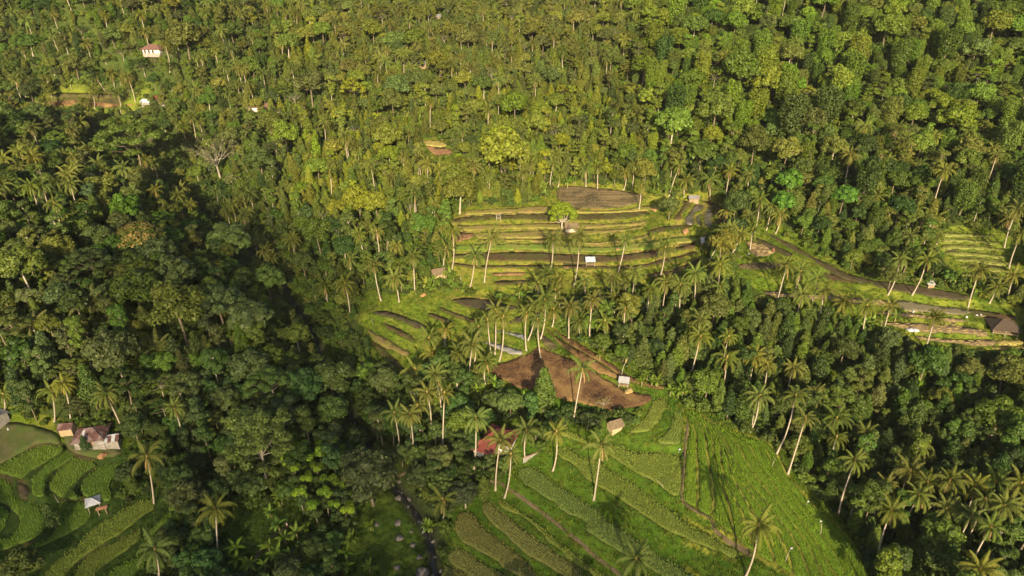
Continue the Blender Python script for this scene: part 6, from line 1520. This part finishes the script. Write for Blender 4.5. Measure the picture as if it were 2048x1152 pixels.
for i in range(14):
    q = STREAM[max(0, 10 - int(i * .75))]; lump('stone', q[0] + RND.uniform(-13, 13), 968 + i * 13 + RND.uniform(-3, 3) if False else q[1] + RND.uniform(-9, 9), RND.uniform(.3, .75), RND.uniform(.3, .6), RND.uniform(.35, .7), MAT['rock'], 'dark wet stone in the stream ' + BESIDE_STREAM[i], 'stone', 200 + i, 'stones in the stream')
for i, (u, v, rx, ry, h, m, lab) in enumerate([(1371,463,2.4,1.1,.9,'brushpile','orange brush pile on the grass right of the upper terraces'), (846,588,1.8,1.0,.7,'brushpile','orange brush pile left of the upper terraces'), (1236,499,1.2,.8,.5,'brushpile','small orange brush pile on the bright green bank'), (1135,537,2.2,.9,.5,'brushpile','orange brush pile under the narrow mud paddy'),
    (1257,783,1.5,1.0,.9,'strawpile','yellow straw heap at the right corner of the ploughed field'), (1540,505,1.4,.9,.7,'strawpile','straw heap beside the person in red'), (1528,503,1.2,.8,.6,'strawpile','straw heap left of the person in red'), (1965,634,1.3,.8,.5,'strawpile','golden straw heap behind the thatched hut'), (205,912,1.3,.9,.9,'brushpile','heap of coconut husks in front of the farmhouse'), (1095,437,1.2,.7,.4,'brushpile','reddish heap left of the lone bright green tree'), (1308,420,1.5,.9,.6,'brushpile','brush pile at the top of the curved paddies')]):
    lump('straw_heap' if m == 'strawpile' else 'brush_pile', u, v, rx, ry, h, MAT[m], lab, 'heap', 80 + i)
# rusty bundle under the pavilion's edge
x, y, z = at_px(206, 1022); t = empty('timber_stack', (x, y, z), .35)
for i in range(9): MB().tube([(-1.2, -.5 + .22*(i % 5), .15 + .22*(i // 5) + .9), (1.1 + .1*(i % 3), -.5 + .22*(i % 5), .15 + .22*(i // 5) + .9)], .11, 6).build('log', MAT['tarp_rust'], t)
for sx in (-.8, .8): MB().box(sx-.1, -.6, -.8, sx+.1, .6, .95).build('trestle', MAT['wood'], t)
tag(t, 'stack of reddish brown logs leaning by the white roofed pavilion', 'log stack')
# plastic sheet, sacks
lump('tarpaulin', 1825, 661, 2.0, .9, .8, MAT['tarp'], 'grey plastic sheet crumpled on the straw rows', 'tarpaulin', 120)
for i, (u, v, lab) in enumerate([(1953,632,'white sack behind the thatched hut, left one of two'), (1961,631,'white sack behind the thatched hut, right one of two'), (1933,635,'white sack lying on the harrowed plot edge'), (1826,624,'white bag on the edge of the harrowed plot'), (1480,515,'dark bundle left of the straw covered plot'), (1497,509,'white bag on the straw covered plot'), (17,860,'white rag lying in the farm yard')]):
    lump('sack', u, v, .38, .3, .75, MAT['cloth_dark' if 'dark' in lab else 'cloth_white'], lab, 'sack', 130 + i, 'sacks lying in the fields')
# poles, bird scarers
def pole(u, v, h, lean, lab, flag=None, mat='wood_grey', bow=0.0, rad=.05):
    x, y, z = at_px(u, v); t = empty('bamboo_pole', (x, y, z))
    pts = [Vector((lean*k*h + bow*k*k, 0, h*k - abs(bow)*.35*k**4)) for k in (0, .25, .5, .75, 1)]; pts[0].z = -.5
    MB().tube(pts, [rad, rad, rad*.8, rad*.6, rad*.35], 6).build('shaft', MAT[mat], t)
    if flag:
        p = pts[-1] if flag != 'tuft' else pts[3]; m = MB()
        if flag == 'tuft': m.tube([p + Vector((0,0,-.5)), p + Vector((0,0,-.1)), p + Vector((0,0,.5)), p + Vector((0,0,1.0))], [.08,.32,.26,.03], 7); m.build('offering_tuft', MAT['strawpile'], t, True)
        else: m.prism([p + Vector((0,0,0)), p + Vector((.42,.05,-.08)), p + Vector((.38,.08,-.42)), p + Vector((.02,0,-.36))], .03); m.build('flag', MAT[flag], t)
    return tag(t, lab, 'pole')
pole(1243, 751, 6.5, .03, 'tall bent bamboo festival pole with a straw tuft behind the corner shelter', 'tuft', 'wood_grey', 1.3, .08)
pole(98, 1043, 4.2, -.05, 'pale bare post standing among the lower left rice plots', None, 'wood_grey', 0, .10)
pole(117, 1005, 2.6, -.15, 'thin leaning stick behind the pale post in the rice', None)
pole(1640, 1072, 5.0, .02, 'bent bamboo pole on the wooded side of the rice spur', 'cloth_white', 'wood_grey', -1.0)
pole(1570, 1125, 4.5, .02, 'bamboo pole with a purple flag in the bright rice', 'cloth_purple', 'wood_grey', .3)
pole(1612, 1012, 1.6, .05, 'short stake with a white cloth on the bright rice', 'cloth_white')
pole(1543, 935, 3.2, .12, 'thin leaning pole at the wooded edge of the rice spur', None)
pole(1357, 905, 1.2, 0, 'stake with a pale blue rag at the top of the stepped path', 'cloth_blue')
pole(1330, 977, 3.0, -.8, 'pole lying slanted over the wide rice plot', None)
pole(922, 565, 2.8, 0, 'grey post at the left foot of the upper terraces', None, 'wood_grey', 0, .08)
pole(745, 648, 2.4, 0, 'bare stick on the bund of the lower left terraces', None)
pole(1312, 421, 1.6, -.3, 'white stick beside the low bush at the curved paddies', None)

# ------------------------------------------------------------------ people, far off in the fields
def person(u, v, shirt, legs, lab, rz, hat=None):
    x, y, z = at_px(u, v); t = empty('person', (x, y, z), rz)
    J = [(0,0,.93), (0,0,1.15), (0,0,1.42), (0,0,1.52), (0,-.02,1.64), (0,-.03,1.72), (.11,0,.90), (.12,-.05,.50), (.12,.03,.09), (.12,-.12,.04), (-.11,0,.90), (-.13,.10,.50), (-.12,.16,.10), (-.12,.04,.05), (.19,0,1.40), (.25,.02,1.14), (.24,-.10,.92), (.24,-.16,.84), (-.19,0,1.40), (-.25,.03,1.14), (-.24,-.08,.92), (-.24,-.13,.84)]
    E = [(0,1),(1,2),(2,3),(3,4),(4,5),(0,6),(6,7),(7,8),(8,9),(0,10),(10,11),(11,12),(12,13),(2,14),(14,15),(15,16),(16,17),(2,18),(18,19),(19,20),(20,21)]
    Rr = [.15,.14,.15,.06,.10,.085,.095,.065,.045,.04,.095,.065,.045,.04,.065,.045,.035,.04,.065,.045,.035,.04]
    me = bpy.data.meshes.new('body'); me.from_pydata(J, E, []); o = link(bpy.data.objects.new('body', me), t)
    sk = o.modifiers.new('skin', 'SKIN'); me.skin_vertices.new() if not me.skin_vertices else None
    for i, q in enumerate(me.skin_vertices[0].data): q.radius = (Rr[i], Rr[i] * (.75 if i < 3 else 1)); q.use_root = (i == 0)
    o.modifiers.new('smooth', 'SUBSURF').levels = 1; me.materials.append(MAT['skin'])
    MB().tube([(0,0,.92),(0,0,1.1),(0,0,1.3),(0,0,1.44),(0,0,1.50)], [.19,.175,.20,.20,.09], 10, False).build('shirt', MAT[shirt], t, True)
    for s in (-1, 1): MB().tube([(s*.15,0,1.43),(s*.23,.01,1.28),(s*.255,.02,1.12)], [.09,.085,.07], 8, False).build('sleeve', MAT[shirt], t, True)
    MB().tube([(0,0,.98),(0,0,.82),(0,0,.62),(0,.01,.42)], [.18,.20,.20,.19], 10, False).build('sarong', MAT[legs], t, True)
    if hat: MB().tube([(0,-.02,1.72),(0,-.02,1.745),(0,-.02,1.86)], [.26,.24,.02], 10).build('hat', MAT['strawpile'], t, True)
    else: MB().tube([(0,0,1.66),(0,.0,1.75),(0,-.01,1.82),(0,-.01,1.84)], [.105,.115,.07,.01], 9).build('hair', MAT['hair'], t, True)
    return tag(t, lab, 'person')
person(575, 1055, 'cloth_white', 'cloth_red', 'person in a white shirt and red sarong on the meadow track', 2.4)
person(1546, 506, 'cloth_red', 'cloth_dark', 'person in red standing at the end of the straw plot', .6, True)

# ------------------------------------------------------------------ unseen clouds added behind the camera to shade the near left and the ravine
def shade_cloud(name, cx, cy, rx, ry, hgt, dens, lab, seed, rz=0.0, thick=42):
    """a flat lumpy cloud; cx, cy: where its shadow falls on the ground"""
    k = hgt / -SUN_DIR.z; X = cx - SUN_DIR.x * k; Y = cy - SUN_DIR.y * k
    bm = bmesh.new(); bmesh.ops.create_icosphere(bm, subdivisions=4, radius=1); r = np.random.RandomState(seed); ph = r.rand(8) * 6.28
    for q in bm.verts:
        c = q.co; a = 1 + .13*math.sin(2.3*c.x+ph[0])*math.cos(2.1*c.y+ph[1]) + .08*math.sin(5*c.x+ph[2]+3*c.y) + .05*math.sin(9*c.y+ph[3]-6*c.x)
        q.co = Vector((c.x*rx*a, c.y*ry*a, c.z*thick*(a if c.z > 0 else .6)))
    me = bpy.data.meshes.new(name); bm.to_mesh(me); bm.free()
    m = bpy.data.materials.new('shade_cloud_vapour'); m.use_nodes = True; nt = m.node_tree; nt.nodes.remove(nt.nodes['Principled BSDF'])
    pv = nt.nodes.new('ShaderNodeVolumePrincipled'); pv.inputs['Color'].default_value = (.95,.95,.95,1); pv.inputs['Density'].default_value = dens; pv.inputs['Anisotropy'].default_value = .3
    nt.links.new(pv.outputs[0], nt.nodes['Material Output'].inputs['Volume']); me.materials.append(m)
    o = link(bpy.data.objects.new(name, me)); o.location = (X, Y, hgt); o.rotation_euler = (0, 0, rz); return tag(o, lab, kind='structure')
shade_cloud('shade_cloud', -92, 78, 165, 66, 420, .0095, 'broad flat unseen bank of vapour added to shade the near left valley', 3)
shade_cloud('shade_cloud', -86, 234, 96, 16, 470, .021, 'long thin unseen streak of vapour added to shade the ravine', 8, math.radians(-53), 40)

# ------------------------------------------------------------------ moist evening air
m = bpy.data.materials.new('haze_air'); m.use_nodes = True; nt = m.node_tree; nt.nodes.remove(nt.nodes['Principled BSDF'])
pv = nt.nodes.new('ShaderNodeVolumePrincipled'); pv.inputs['Color'].default_value = (.86, .92, 1.0, 1); pv.inputs['Density'].default_value = .00003; pv.inputs['Anisotropy'].default_value = .0
nt.links.new(pv.outputs[0], nt.nodes['Material Output'].inputs['Volume'])
me = MB().box(-830, -160, float(Z.min()) - 3, 830, 920, 300).mesh('haze', m)
tag(link(bpy.data.objects.new('haze', me)), 'thin pale haze filling the valley air', kind='stuff')
